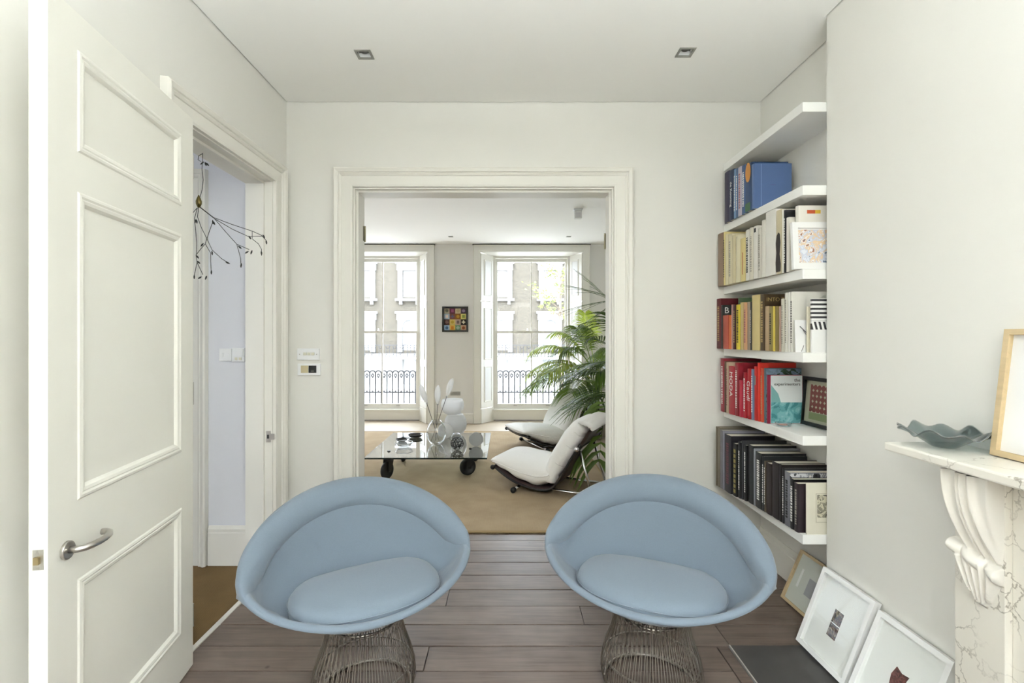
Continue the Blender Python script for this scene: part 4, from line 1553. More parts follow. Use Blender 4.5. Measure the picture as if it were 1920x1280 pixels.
# --- black row
tabE = [(1341, 1.356), (1371, 1.37), (1406, 1.408), (1460, 1.424), (1500, 1.428)]
rowE = fill_row(SH[5], SH[4] - .047, tabE, [
    (1341, 1345, 800, .26, '#6d6250', 'olive brown book'),
    (1345, 1349, 801, .26, '#7d7566', 'taupe book'),
    (1349, 1354, 806, .26, '#77757a', 'mid grey book'),
    (1354, 1357, 808, .26, '#8b8a98', 'thin lilac grey book'),
    (1357, 1371, 815, .27, '#24232b', 'large charcoal book with coloured lettering', mat('dull_red_ink', '#6f3a44', .5)),
    (1371, 1382, 831, .24, '#1b1c1d', 'black book with an ochre patterned spine'),
    (1382, 1389, 828, .26, '#222225', 'black book with a tall white title', W_),
    (1389, 1393, 826, .26, '#3b3c40', 'thin dark grey book'),
    (1393, 1400, 834, .26, '#191a1c', 'black book with a fine white title', W_),
    (1400, 1412, 834, .25, '#2a2d2f', 'plain thick black book'),
    (1412, 1415, 841, .26, '#8a8d94', 'thin silver grey book'),
    (1415, 1428, 848, .25, '#26292a', 'black book with three short white lines', W_),
    (1428, 1432, 855, .24, '#34373a', 'thin slate book', W_),
    (1432, 1435, 864, .24, '#574d3f', 'thin patterned brown book', W_),
    (1435, 1446, 868, .24, '#33292a', 'dark brown hardback'),
    (1446, 1460, 866, .24, '#2b2426', 'very thick dark brown hardback'),
    (1460, 1466, 870, .24, '#1d1819', 'blackish brown book'),
    (1466, 1470, 877, .24, '#2b2b2f', 'thin black book', W_),
    (1470, 1480, 884, .24, '#777981', 'black and white photograph book', K_),
    (1480, 1488, 897, .22, '#141417', 'glossy black book', W_),
    (1488, 1496, 905, .22, '#30262c', 'dark plum hardback', mat('grey_ink', (.35, .33, .28), .6)),
], 'in the black row', 'black books in the alcove')
t, g, h = rowE[5]
b = NB()
for k in range(9):
    box(b, -.0014, -.0003, -g * .75, g * .2, .02 + k * .030, .042 + k * .030)
obj('ochre_pattern', b, mat('ochre_print', '#a29456', .5), t)
t, g, h = rowE[18]
obj('photo_print', bx(.004, .236, -g - .0006, -g, .004, h - .004), print_mat('bw_photo', ['#111114', '#3c3d42', '#c7c8cc', '#8d8f96', '#d8d4ce'], 11), t)
t = thing('portrait_card', 'cream card with a small black and white picture at the near shelf end', 'card', (1.520, 2.352, SH[5] + .0005))
obj('card', bx(-.062, .066, -.004, .002, 0, .250), mat('cream_card', (.70, .67, .56), .7), t)
obj('portrait_print', bx(-.010, .058, -.0048, -.004, .082, .192), print_mat('portrait_bw', ['#2d2c2a', '#8a8677', '#c9c3ac', '#55534d'], 22), t)
obj('print_border', ring_sweep(lambda u, v, p: Vector((u, -.004 - p, v)), -.016, .064, .058, .198, [(0, 0), (.0003, .0005), (.0014, .0005), (.0016, 0)]), mat('sepia_line', (.3, .27, .2), .7), t)

# ================================================================== framed pictures on the floor
ART2 = [('card_print', -.040, .036, .125, .250, mat('cream_print', (.72, .70, .64), .7)),]
def floor_frame(label, y_far, y_near, xb, xt, h, art):
    yc = (y_far + y_near) / 2
    w_ = y_far - y_near
    L = math.hypot(h, xt - xb)
    return picture('leaning_frame', label, 'picture', w_, L, .020, FWHITE, art, frame_M((xb, yc, .0055), (.03, -1, 0), (xt - xb, .02, h)), depth=.03, group='white frames leaning by the hearth')
DARKP = print_mat('dark_flower', ['#2a2a2b', '#2f2e2e', '#4d2d28', '#8a7f6a', '#36302e'], 34, 3)
MAR = mat('maroon_print', '#4a231f', .7)
floor_frame('white box frame with two small dark flower prints, leaning beside the hearth', 2.295, 1.985, 1.405, 1.540, .345,
            [('upper_print', -.030, .022, .178, .236, DARKP), ('lower_print', -.030, .022, .116, .174, DARKP), ('print_paper', -.034, .026, .108, .240, mat('cream_print', (.74, .73, .69), .7))][:2] +
            [])
fr3 = floor_frame('white box frame with a small maroon print, leaning nearest the fireplace', 1.955, 1.635, 1.400, 1.540, .330, [])
b = NB()
pts = [(-.03, .15), (-.02, .12), (.0, .11), (.01, .14), (.03, .13), (.035, .17), (.025, .19), (.03, .21), (.0, .205), (-.025, .215), (-.035, .18)]
vs = [b.verts.new((x, -.0125, z)) for x, z in pts]
vb = [b.verts.new((x, -.0106, z)) for x, z in pts]
b.faces.new(vs)
for i in range(len(pts)):
    b.faces.new((vs[i], vs[(i + 1) % len(pts)], vb[(i + 1) % len(pts)], vb[i]))
obj('maroon_print', b, print_mat('maroon_blot', ['#3b1a17', '#5a2a24', '#74433c', '#4a211d'], 60, 2), fr3)
picture('oak_frame', 'oak-framed drawing leaning in the alcove under the lowest shelf', 'picture', .37, .285, .014, OAK,
        [('black_mark', .055, .085, .150, .195, BLACK_INK), ('black_mark', .075, .100, .085, .105, BLACK_INK), ('grey_print', -.06, .03, .09, .18, mat('lilac_grey_print', '#a5a5ac', .7)),
         ('white_strip', -.13, -.115, .10, .20, mat('white_card', (.8, .8, .8), .6)), ('grey_mark', .01, .05, .19, .20, mat('grey_ink', (.35, .33, .28), .6)), ('black_mark', .105, .115, .10, .19, BLACK_INK)],
        frame_M((1.545, 2.500, .003), (.04, -1, 0), (.110, .04, .25)), depth=.018, mount=mat('grey_white_mount', (.62, .64, .60), .7))

# ================================================================== fireplace
fp = thing('fireplace', 'white veined marble fireplace with a carved scroll bracket', 'fireplace', (1.43, .95, 0))
FX, FY = 1.43, .95
MZ = 1.0875
def fo(nm, x0, x1, y0, y1, z0, z1_, m=MARBLE, bev=.002):
    return obj(nm, bx(x0 - FX, x1 - FX, y0 - FY, y1 - FY, z0, z1_), m, fp, bevel=bev)
fo('mantel_shelf', 1.309, 1.547, .223, 1.677, MZ - .030, MZ, bev=.006)
fo('bed_moulding', 1.362, 1.547, .34, 1.540, MZ - .044, MZ - .0305, bev=.004)
for y0, y1_, nm in ((1.362, 1.515, 'far'), (.385, .538, 'near')):
    fo('pilaster', 1.405, 1.548, y0, y1_, .005, MZ - .0445)
    fo('plinth_block', 1.390, 1.548, y0 - .012, y1_ + .012, .0045, .13)
fo('inner_slip', 1.425, 1.548, 1.315, 1.3615, .005, MZ - .0445)
fo('inner_slip', 1.425, 1.548, .5385, .585, .005, MZ - .0445)
fo('frieze', 1.425, 1.548, .585, 1.315, .86, MZ - .0445)
fo('fire_back', 1.52, 1.548, .585, 1.315, .005, .86, BLACKM)
# carved scroll brackets
def bracket(y0, y1_):
    HZ0, HZ1 = .655, MZ - .0446
    XF = 1.405
    nu, nv = 56, 120
    W = y1_ - y0
    def depth(u, v):
        """u 0..1 across, v 0 top .. 1 bottom; returns relief or None outside"""
        d = 0.0
        # main S body down to v=.60
        if v < .62:
            prof = .050 * (1 - v / .62) ** .9 + .018 * math.sin(PI * min(1, v / .62)) + .006
            # outline narrows and swings towards the camera side while falling
            sw = v / .62
            lft = .02 + .30 * sw ** 1.4
            rgt = .99
            e = min((u - lft) / .05, (rgt - u) / .03)
            if e > 0:
                e = min(1, e)
                body = prof * (e ** .35)
                # curved flutes
                cx = [lft + (rgt - lft) * q for q in (.06, .30, .58)]
                r = 0
                arch = .9 - .35 * sw
                for c, wd in zip((lft + .07, lft + .34 * (1 - .25 * sw) + .04, lft + .34 * (1 - .25 * sw) + .12, lft + .62 * (1 - .05 * sw) + .02), (.055, .030, .030, .060)):
                    r += .016 * math.exp(-((u - c) / wd) ** 2)
                d = max(d, body + r - .012)
        # roll with three bulbs
        vr = .66 + .10 * (u - .5)
        if abs(v - vr) < .062:
            k = math.sqrt(max(0, 1 - ((v - vr) / .062) ** 2))
            d = max(d, .036 * k * (.50 + .50 * abs(math.cos(PI * 2.0 * (u - .02) * 1.02)) ** .6))
        # hanging leaf
        if v > .66:
            q = (v - .66) / .34
            hw = .44 * (1 - q ** 1.5) + .03
            c = .52 + .12 * q
            e = 1 - abs(u - c) / hw
            if e > 0 and q < 1:
                ridge = .5 + .5 * math.cos(7.5 * PI * (u - c) / (hw + .12))
                d = max(d, (.006 + .012 * (1 - q) + .015 * ridge) * min(1, e * 5) ** .5 * min(1, (1 - q) * 8))
        return d
    b = NB()
    rows = []
    for i in range(nv + 1):
        v = i / nv
        z = HZ1 + (HZ0 - HZ1) * v
        row = []
        for j in range(nu + 1):
            u = j / nu
            y = y1_ - W * u           # u=0 at the far side
            edge = 0 if j in (0, nu) or i == nv else 1
            row.append(Vector((XF - depth(u, v) * edge - FX + .0005, y - FY, z)))
        rows.append(row)
    grid(b, rows)
    return obj('scroll_bracket', b, MARBLE_PLAIN, fp, smooth=True)
bracket(1.364, 1.513)
bracket(.387, .536)

# ruffled smoky glass bowl on the mantel
bowl = thing('glass_bowl', 'smoky grey ruffled glass bowl on the marble mantel', 'bowl', (1.437, 1.588, MZ))
rows = []
for r, z in ((0, .003), (.030, .003), (.036, .006), (.052, .018), (.075, .034), (.096, .046), (.112, .053), (.119, .054)):
    row = []
    for k in range(80):
        a = 2 * PI * k / 80
        ruf = max(0, (r - .06) / .06)
        zz = z + ruf * (.010 * math.sin(9 * a) + .006 * math.sin(5 * a + 1))
        rr = r * (1 + .05 * ruf * math.sin(9 * a + 1.2))
        row.append(Vector((rr * math.cos(a) * 1.0, rr * math.sin(a), zz)))
    rows.append(row)
b = NB()
grid(b, rows, close_u=True)
bmesh.ops.remove_doubles(b, verts=b.verts, dist=1e-6)
SMOKE = bpy.data.materials.new('smoky_glass')
SMOKE.use_nodes = True
_b = SMOKE.node_tree.nodes['Principled BSDF']
_b.inputs['Base Color'].default_value = (.30, .38, .39, 1)
_b.inputs['Transmission Weight'].default_value = .75
_b.inputs['Roughness'].default_value = .04
obj('bowl_body', b, thin_glass('smoky_thin_glass', (.55, .62, .63), base=.06, gain=1.3), bowl, smooth=True, solid=.003)
rimp = [p + Vector((0, 0, .001)) for p in rows[-1]]
b = NB()
tube(b, rimp + [rimp[0]], .0022, 6, cap=False)
o = obj('rim', b, OBJG, bowl, smooth=True)

# oak-framed picture on the mantel
picture('mantel_picture', 'light oak-framed white picture leaning on the mantel shelf', 'picture', .42, .385, .017, OAK, [],
        frame_M((1.500, 1.270, MZ + .001), (0, -1, 0), (.044, 0, .37)), depth=.022, mount=mat('white_card', (.8, .8, .8), .6), glass=False)

# ================================================================== wire mobile in the left doorway
mob = thing('wire_mobile', 'dark wire mobile of leafy twigs hanging in the left doorway', 'mobile', (-1.555, 2.47, 2.395))
MS = 907 / 2.47
def mp_(x, y, dy=0.0):
    px, py = 340 + x / 3.46, 230 + y / 3.46
    s = 907 / (2.47 + dy)
    return Vector(((px - 949) / s + 1.555, dy, EYE + (631 - py) / s - 2.395))
BRONZE = mat('dark_bronze', (.05, .05, .045), .5, .4)
b = NB()
W_LINES = [[(138, 196), (138, 240), (134, 300), (142, 370), (136, 430), (122, 480)],
           [(120, 545), (210, 615), (330, 660), (460, 703), (520, 730), (552, 765)],
           [(122, 550), (215, 622), (330, 690), (435, 738), (540, 735)],
           [(460, 703), (460, 752)], [(462, 755), (500, 785), (520, 820), (520, 862)],
           [(215, 622), (290, 710), (360, 788), (400, 805), (440, 822)], [(360, 788), (385, 880), (388, 940)],
           [(205, 640), (180, 710), (155, 785), (125, 820), (95, 858), (102, 905), (84, 990)],
           [(102, 905), (140, 985)], [(112, 548), (105, 610), (130, 680), (165, 750), (200, 825), (260, 880), (315, 915)],
           [(155, 785), (190, 845), (190, 900), (195, 980)], [(105, 550), (85, 620), (92, 690), (100, 780), (98, 860)],
           [(104, 552), (60, 600), (30, 650), (10, 720)], [(30, 650), (50, 740), (40, 820)], [(138, 200), (112, 215), (108, 240), (128, 252)]]
rm = random.Random(5)
for ln in W_LINES:
    d0 = rm.uniform(-.05, .06)
    tube(b, [mp_(x, y, d0 * (i / max(1, len(ln) - 1)) if ln[0][0] < 140 and ln[0][1] > 500 else 0) for i, (x, y) in enumerate(ln)], .0016, 5)
obj('wires', b, BRONZE, mob)
bu = NB()
lathe(bu, [(0, -.030), (.006, -.026), (.013, -.010), (.014, .004), (.008, .022), (.002, .036), (0, .038)], 14, mp_(113, 515))
o = obj('brass_weight', bu, mat('dark_brass', (.16, .125, .04), .4, .7), mob, smooth=True)
LEAVES = [(135, 262, 140), (170, 270, 50), (158, 268, 70), (100, 640, 80), (205, 645, 80), (212, 650, 60), (135, 792, 130), (160, 1005, 110), (84, 1000, 90), (120, 1005, 150), (195, 970, 90), (200, 845, 85),
          (300, 908, 25), (388, 925, 100), (380, 808, 40), (425, 840, 150), (455, 840, 110), (445, 745, 55), (520, 845, 85), (552, 775, 80), (535, 738, 60), (105, 870, 50), (112, 905, 40), (90, 640, 100), (20, 720, 100), (40, 825, 80)]
lp = None
for x, y, a in LEAVES:
    if lp is None:
        b = NB()
        rows = [[Vector((t_ * .022 - .011, s_ * .0042 * math.sin(PI * (.08 + .84 * t_)), .0012 * (1 - s_ * s_))) for s_ in (-1, 0, 1)] for t_ in [k / 6 for k in range(7)]]
        grid(b, rows)
        lp = obj('leaf', b, BRONZE, mob, solid=.0008)
        q = lp
    else:
        q = share('leaf', lp, mob, (0, 0, 0))
    q.location = mp_(x, y)
    q.rotation_euler = (PI / 2, math.radians(a), 0)
# ================================================================== street room
rug = thing('sisal_rug', 'large sandy sisal rug covering the street room floor', 'rug', (-.8, 5.45, .004))
obj('weave', bx(-2.2, 1.8, -1.86, 1.89, -.004, .006), SISAL, rug)
b = NB()
for a in ((-2.22, 1.82, -1.885, -1.855), (-2.22, 1.82, 1.885, 1.915), (-2.22, -2.195, -1.855, 1.885), (1.795, 1.82, -1.855, 1.885)):
    box(b, *a, -.004, .009)
o = obj('binding', b, mat('rug_binding', '#9c8660', .9), rug, bevel=.004)
o['label'] = 'plain woven edge binding'

# glass table on wheels
TX0, TX1, TY0, TY1, TZ = -1.375, -.185, 4.675, 5.90, .280
tab = thing('glass_table', 'low square glass table on four black rubber wheels', 'table', ((TX0 + TX1) / 2, (TY0 + TY1) / 2, .01))
tcx, tcy = (TX0 + TX1) / 2, (TY0 + TY1) / 2
obj('glass_top', bx(TX0 - tcx, TX1 - tcx, TY0 - tcy, TY1 - tcy, TZ - .025, TZ - .010), TGLASS, tab)
b = NB()
for a in ((TX0, TX1, TY0 - .0012, TY0 - .0002), (TX0, TX1, TY1 + .0002, TY1 + .0012), (TX0 - .0012, TX0 - .0002, TY0, TY1), (TX1 + .0002, TX1 + .0012, TY0, TY1)):
    box(b, a[0] - tcx, a[1] - tcx, a[2] - tcy, a[3] - tcy, TZ - .0248, TZ - .0102)
o = obj('glass_edge', b, mat('dark_glass_edge', (.012, .02, .018), .15), tab)
o['label'] = 'dark green polished glass edge'
for (wx, wy, rz) in ((-1.195, 4.93, 65), (-.375, 5.05, 25), (-1.20, 5.62, 110), (-.345, 5.62, 50)):
    wh = obj('caster', NB(), BLACKM, tab, loc=(wx - tcx, wy - tcy, 0), rot=(0, 0, math.radians(rz)))
    me = wh.data
    b = NB()
    box(b, -.055, .055, -.035, .035, .222, .2345)
    for s in (-1, 1):
        vs = []
        for y in (s * .030, s * .036):
            vs.append([b.verts.new((x, y, z)) for x, z in ((-.045, .225), (.045, .225), (-.005, .068), (-.050, .075))])
        b.faces.new(vs[0]); b.faces.new(vs[1])
        for i in range(4):
            b.faces.new((vs[0][i], vs[0][(i + 1) % 4], vs[1][(i + 1) % 4], vs[1][i]))
    tube(b, [(-.028, -.040, .088), (-.028, .040, .088)], .010, 8)
    bmesh.ops.recalc_face_normals(b, faces=b.faces)
    b.to_mesh(me); b.free()
    b = lathe(NB(), [(0, -.016), (.045, -.016), (.050, -.022), (.072, -.024), (.084, -.017), (.088, 0), (.084, .017), (.072, .024), (.050, .022), (.045, .016), (0, .016)], 32, (-.028, 0, .088), 'y')
    w2 = obj('wheel', b, BLACKR, wh, smooth=True)
    w2.data.materials[0] = BLACKR
    bolt = NB()
    lathe(bolt, [(0, .282), (.010, .280), (.016, .2755), (.016, .2705), (0, .2705)], 12)
    obj('bolt', bolt, BLACKM, wh)

def on_table(name, label, cat, x, y, group=None):
    return thing(name, label, cat, (x, y, TZ), 0, group)
def glow_white(name, fac):
    m_ = mat(name, (.88, .88, .88), .12)
    nt = m_.node_tree
    tr = nt.nodes.new('ShaderNodeBsdfTranslucent')
    tr.inputs['Color'].default_value = (.92, .92, .92, 1)
    mx = nt.nodes.new('ShaderNodeMixShader')
    mx.inputs['Fac'].default_value = fac
    nt.links.new(nt.nodes['Principled BSDF'].outputs['BSDF'], mx.inputs[1])
    nt.links.new(tr.outputs['BSDF'], mx.inputs[2])
    nt.links.new(mx.outputs['Shader'], nt.nodes['Material Output'].inputs['Surface'])
    return m_
BLOSSOM = glow_white('blossom_glass', .55)
# oval vase with three glass calla stems
v = on_table('glass_vase', 'egg-shaped clear glass vase on the glass table', 'vase', -.76, 5.27)
obj('vase_body', lathe(NB(), [(0, .004), (.035, .002), (.060, .012), (.085, .045), (.103, .09), (.107, .135), (.100, .18), (.082, .22), (.060, .245), (.048, .262),
                              (.045, .262), (.056, .244), (.078, .217), (.096, .178), (.103, .135), (.099, .092), (.081, .048), (.056, .018), (0, .012)], 40), OBJG, v, smooth=True)
for i, (bx_, by_, tx, ty, tz, lx, ly, lb) in enumerate(((.03, 0, -.105, .0, .445, -.04, 0, 'glass calla lily leaning left in the egg-shaped vase'), (-.01, .02, .010, .02, .43, .0, 0, 'glass calla lily standing upright in the egg-shaped vase'),
                                                  (-.055, -.01, .115, -.02, .520, .05, 0, 'tallest glass calla lily leaning right in the egg-shaped vase'))):
    st = thing('glass_lily', lb, 'glass flower', (-.76, 5.27, TZ), 0, 'glass lilies in the vase')
    p0, p1 = Vector((bx_, by_, .035)), Vector((tx, ty, tz))
    obj('stem', tube(NB(), [p0, p0.lerp(p1, .5) + Vector((0, 0, .0)), p1], .0032, 6), mat('dark_stem', (.03, .03, .03), .4), st)
    d = (p1 - p0).normalized()
    rows = []
    ax = d.cross(Vector((0, 1, 0))).normalized()
    ay = ax.cross(d)
    for k in range(10):
        t_ = k / 9
        r = .004 + .029 * math.sin(PI * min(1, t_ * .93)) ** .8
        if t_ > .9:
            r *= .5
        c = p1 + d * (.21 * t_)
        rows.append([c + (ax * math.cos(a) + ay * math.sin(a)) * r * (1 + .25 * math.cos(a) * t_) for a in [2 * PI * j / 14 for j in range(14)]])
    b = NB()
    grid(b, rows, close_u=True, cap=True)
    obj('blossom', b, BLOSSOM, st, smooth=True)
    obj('collar', sphere(NB(), p1, .011, 12, 8), mat('frosted_glass', (.86, .86, .87), .15, trans=.45), st, smooth=True)
# stacked opal vase
FROST = glow_white('clouded_glass', .6)
WHITEG = glow_white('opal_shell', .5)
v = on_table('opal_vase', 'large clouded glass vase of two stacked bulbs behind the egg-shaped vase', 'vase', -.605, 5.78)
obj('lower_bulb', lathe(NB(), [(0, .002), (.05, .002), (.095, .025), (.125, .075), (.135, .13), (.125, .19), (.100, .235), (.085, .25), (.080, .25), (.094, .232), (.118, .188), (.128, .13), (.118, .078), (.09, .03), (0, .008)], 40), FROST, v, smooth=True)
obj('upper_bowl', lathe(NB(), [(0, .235), (.05, .238), (.10, .262), (.128, .30), (.138, .345), (.132, .395), (.118, .425), (.114, .425), (.127, .392), (.132, .345), (.122, .302), (.095, .268), (0, .243)], 40, (-.035, 0, 0)), FROST, v, smooth=True)
v = on_table('opal_ball', 'white opal glass ball beside the stacked vase', 'ball', -.70, 5.57)
obj('ball', sphere(NB(), (0, 0, .090), .088, 32, 20), WHITEG, v, smooth=True)
v.rotation_euler = (0, 0, 0)
v = on_table('clear_ball', 'clear glass ball behind the wire ball on the table', 'ball', -.545, 5.30)
obj('ball', sphere(NB(), (0, 0, .062), .060, 28, 18), OBJG, v, smooth=True)
obj('inner_bubble', sphere(NB(), (0, 0, .075), .035, 20, 12), OBJG, v, smooth=True)
# black wire ball
v = on_table('wire_ball', 'tangled black wire ball on the glass table', 'wire ball', -.505, 4.99)
b = NB()
rw_ = random.Random(9)
for k in range(17):
    ax = Vector((rw_.gauss(0, 1), rw_.gauss(0, 1), rw_.gauss(0, 1))).normalized()
    e1 = ax.orthogonal().normalized()
    e2 = ax.cross(e1)
    off = ax * rw_.uniform(-.03, .03)
    rr = math.sqrt(.066 ** 2 - off.length ** 2)
    pts = [Vector((0, 0, .070)) + off + (e1 * math.cos(2 * PI * j / 24) + e2 * math.sin(2 * PI * j / 24)) * rr for j in range(25)]
    tube(b, pts, .0021, 5, cap=False)
obj('wires', b, mat('dark_wire', (.03, .03, .03), .35, .6), v, smooth=True)
# bowls and dishes
def dish(label, x, y, r, h, m, tilt=0):
    d = on_table('table_dish', label, 'dish', x, y, 'dishes on the glass table')
    obj('dish_body', lathe(NB(), [(0, .003), (r * .5, .002), (r * .8, h * .35), (r, h), (r * .96, h), (r * .74, h * .42), (r * .45, .008), (0, .008)], 36), m, d, smooth=True)
    obj('dish_rim', tube(NB(), [Vector((r * .98 * math.cos(2 * PI * k / 36), r * .98 * math.sin(2 * PI * k / 36), h)) for k in range(37)], .0028, 6, cap=False), m if m is not OBJG else mat('frosted_glass', (.86, .86, .87), .15, trans=.45), d, smooth=True)
    return d
DKG = mat('black_glass', (.012, .012, .013), .08)
dish('round black glass dish at the back of the glass table', -1.055, 5.62, .085, .035, DKG)
dish('small black glass dish beside the clear bowl on the table', -1.165, 5.40, .065, .030, DKG)
dish('clear ribbed glass bowl near the left front of the table', -1.085, 5.14, .095, .050, OBJG)
v = on_table('grey_disc', 'round grey disc standing near the right side of the glass table', 'ornament', -.320, 5.16)
b = lathe(NB(), [(0, -.009), (.073, -.009), (.078, 0), (.073, .009), (0, .009)], 40, (0, 0, .080), 'y')
obj('disc', b, mat('plain_grey_disc', (.40, .41, .41), .35), v, rot=(.12, 0, 0))  # solid disc in place of an unidentified round grey shape

# ================================================================== white sling lounge chairs
def catmull(pts, n):
    P = [Vector(p) for p in pts]
    P = [P[0] * 2 - P[1]] + P + [P[-1] * 2 - P[-2]]
    out = []
    for i in range(1, len(P) - 2):
        for k in range(n):
            t_ = k / n
            a, b_, c, d = P[i - 1], P[i], P[i + 1], P[i + 2]
            out.append(.5 * ((2 * b_) + (c - a) * t_ + (2 * a - 5 * b_ + 4 * c - d) * t_ ** 2 + (3 * b_ - a - 3 * c + d) * t_ ** 3))
    out.append(P[-2])
    return out
def cushion(bm, centre, thick, hw, seed, tuft=0):
    """pillow lofted along a centre line in the xz plane; thick = half thickness per point"""
    rr = random.Random(seed)
    n = len(centre)
    rows = []
    m = 30
    for i, c in enumerate(centre):
        t_ = (centre[min(i + 1, n - 1)] - centre[max(i - 1, 0)]).normalized()
        nrm = Vector((-t_.z, 0, t_.x))
        th = thick[i]
        row = []
        for k in range(m):
            a = 2 * PI * k / m
            ca, sa = math.cos(a), math.sin(a)
            y = math.copysign(abs(ca) ** .55, ca) * hw * (.86 + .14 * min(1, th / .07))
            q = math.copysign(abs(sa) ** .75, sa) * th
            wr = .006 * math.sin(9 * i / n * PI + 3 * y / hw) * (1 if sa > 0 else .3)
            row.append(c + nrm * (q + wr) + Vector((0, y, 0)))
        rows.append(row)
    grid(bm, rows, close_u=True, cap=True)
    return bm
def make_lounger(label):
    t = thing('lounge_chair', label, 'lounge chair', group='white sling lounge chairs')
    prof = [(.50, 0, .205), (.40, 0, .140), (.28, 0, .086), (.14, 0, .052), (.0, 0, .045), (-.10, 0, .085), (-.19, 0, .21), (-.29, 0, .385), (-.39, 0, .545), (-.43, 0, .61)]
    C = catmull(prof, 6)
    hw = .30
    rows = [[Vector((p.x, y, p.z)) for y in (-hw, -hw * .5, 0, hw * .5, hw)] for p in C]
    b = NB()
    grid(b, rows)
    obj('sling', b, LEATHER, t, smooth=True, solid=.012)
    # side tubes following the sling
    for s in (-1, 1):
        obj('side_tube', tube(NB(), [p + Vector((0, s * (hw + .008), -.004)) for p in C[:-8]], .012, 8), BLACKM, t, smooth=True)
    # seat cushion
    cs = catmull([(.545, 0, .250), (.46, 0, .240), (.33, 0, .207), (.20, 0, .176), (.08, 0, .160), (-.03, 0, .175), (-.09, 0, .205)], 5)
    n = len(cs)
    th = []
    for i in range(n):
        f = i / (n - 1)
        th.append(.012 + .108 * math.sin(PI * min(1, (f * .94 + .02))) ** .6 * (.42 + .58 * min(1, f * 1.6)))
    seat = obj('seat_cushion', cushion(NB(), cs, th, hw + .025, 1), WHITEF, t, smooth=True)
    cb = catmull([(-.055, 0, .125), (-.10, 0, .26), (-.185, 0, .405), (-.27, 0, .54), (-.325, 0, .62), (-.355, 0, .655)], 6)
    n = len(cb)
    th = [.03 + .075 * math.sin(PI * min(1, (.10 + .86 * i / (n - 1)))) ** .55 for i in range(n)]
    bc = obj('back_cushion', cushion(NB(), cb, th, hw + .020, 2), WHITEF, t, smooth=True)
    for q in (8, 15, 22):
        if q < len(cb):
            tg_ = (cb[min(q + 1, len(cb) - 1)] - cb[q - 1]).normalized()
            nn_ = Vector((-tg_.z, 0, tg_.x))
            obj('quilt_seam', tube(NB(), [cb[q] + nn_ * (th[q] * math.sin(a_) ** .75 * 1.0 if 0 < a_ < PI else 0) * 1.0 + Vector((0, math.copysign(abs(math.cos(a_)) ** .55, math.cos(a_)) * (hw + .020), 0)) for a_ in [PI * k_ / 16 for k_ in range(17)]], .0035, 5), WHITEF, bc, smooth=True)
    # folded head flap over the top of the sling
    fl = catmull([(-.325, 0, .675), (-.38, 0, .68), (-.440, 0, .655), (-.462, 0, .615)], 5)
    obj('head_flap', cushion(NB(), fl, [.018 + .022 * math.sin(PI * i / (len(fl) - 1)) for i in range(len(fl))], hw + .015, 3), WHITEF, bc, smooth=True)
    for s in (-1, 1):
        obj('piping', tube(NB(), [cs[i] + Vector((0, s * (hw + .026), 0)) for i in range(2, len(cs) - 2)], .004, 6), WHITEF, seat, smooth=True)
    # chrome sled base
    for x, bh in ((.26, .36), (-.44, .25)):
        fb = obj('foot_bar', tube(NB(), [(x, -bh, .026), (x, bh, .026)], .016, 10), CHROME, t, smooth=True)
        for s in (-1, 1):
            obj('rubber_end', lathe(NB(), [(0, s * bh), (.024, s * bh), (.026, s * (bh + .015)), (.026, s * (bh + .03)), (.02, s * (bh + .04)), (0, s * (bh + .04))], 14, (x, 0, .026), 'y'), BLACKR, fb, smooth=True)
    for s in (-1, 1):
        obj('runner', tube(NB(), [(.26, s * .20, .026), (-.44, s * .20, .026)], .013, 8), CHROME, t, smooth=True)
        obj('back_leg', tube(NB(), [(-.44, s * .22, .03), (-.325, s * .22, .415)], .013, 8), CHROME, t, smooth=True)
    for x, z in ((.50, .198), (-.335, .455)):
        kb = obj('cross_rod', tube(NB(), [(x, -hw - .03, z), (x, hw + .03, z)], .013, 8), BLACKM, t, smooth=True)
        for s in (-1, 1):
            obj('knob', sphere(NB(), (x, s * (hw + .035), z), .024, 14, 10), BLACKM if x > 0 else CHROME, kb, smooth=True)
    return t
lg1 = make_lounger('white cushioned sling lounge chair nearer the doorway, seen from behind')
lg1.location = (.47, 4.68, .0105)
lg1.rotation_euler = (0, 0, math.radians(180 - 27))
lg2 = dup(lg1)
lg2['label'] = 'white cushioned sling lounge chair further back, in front of the right window'
lg2.location = (.60, 6.46, .0105)
lg2.rotation_euler = (0, 0, math.radians(180 + 24))

# ================================================================== palms
GREEN = [mat('palm_dark', (.045, .085, .022), .38), mat('palm_mid', (.10, .17, .035), .4), mat('palm_light', (.28, .36, .055), .45)]
for m_ in GREEN:
    m_.node_tree.nodes['Principled BSDF'].inputs['Subsurface Weight'].default_value = 0
def leafy(m_, col):
    """thin leaf: part of the light passes through"""
    nt = m_.node_tree
    b = nt.nodes['Principled BSDF']
    tr = nt.nodes.new('ShaderNodeBsdfTranslucent')
    tr.inputs['Color'].default_value = (*col, 1)
    mx = nt.nodes.new('ShaderNodeMixShader')
    mx.inputs['Fac'].default_value = .38
    out = nt.nodes['Material Output']
    nt.links.new(b.outputs['BSDF'], mx.inputs[1])
    nt.links.new(tr.outputs['BSDF'], mx.inputs[2])
    nt.links.new(mx.outputs['Shader'], out.inputs['Surface'])
for m_, c_ in zip(GREEN, ((.10, .17, .03), (.22, .34, .05), (.62, .74, .10))):
    leafy(m_, c_)
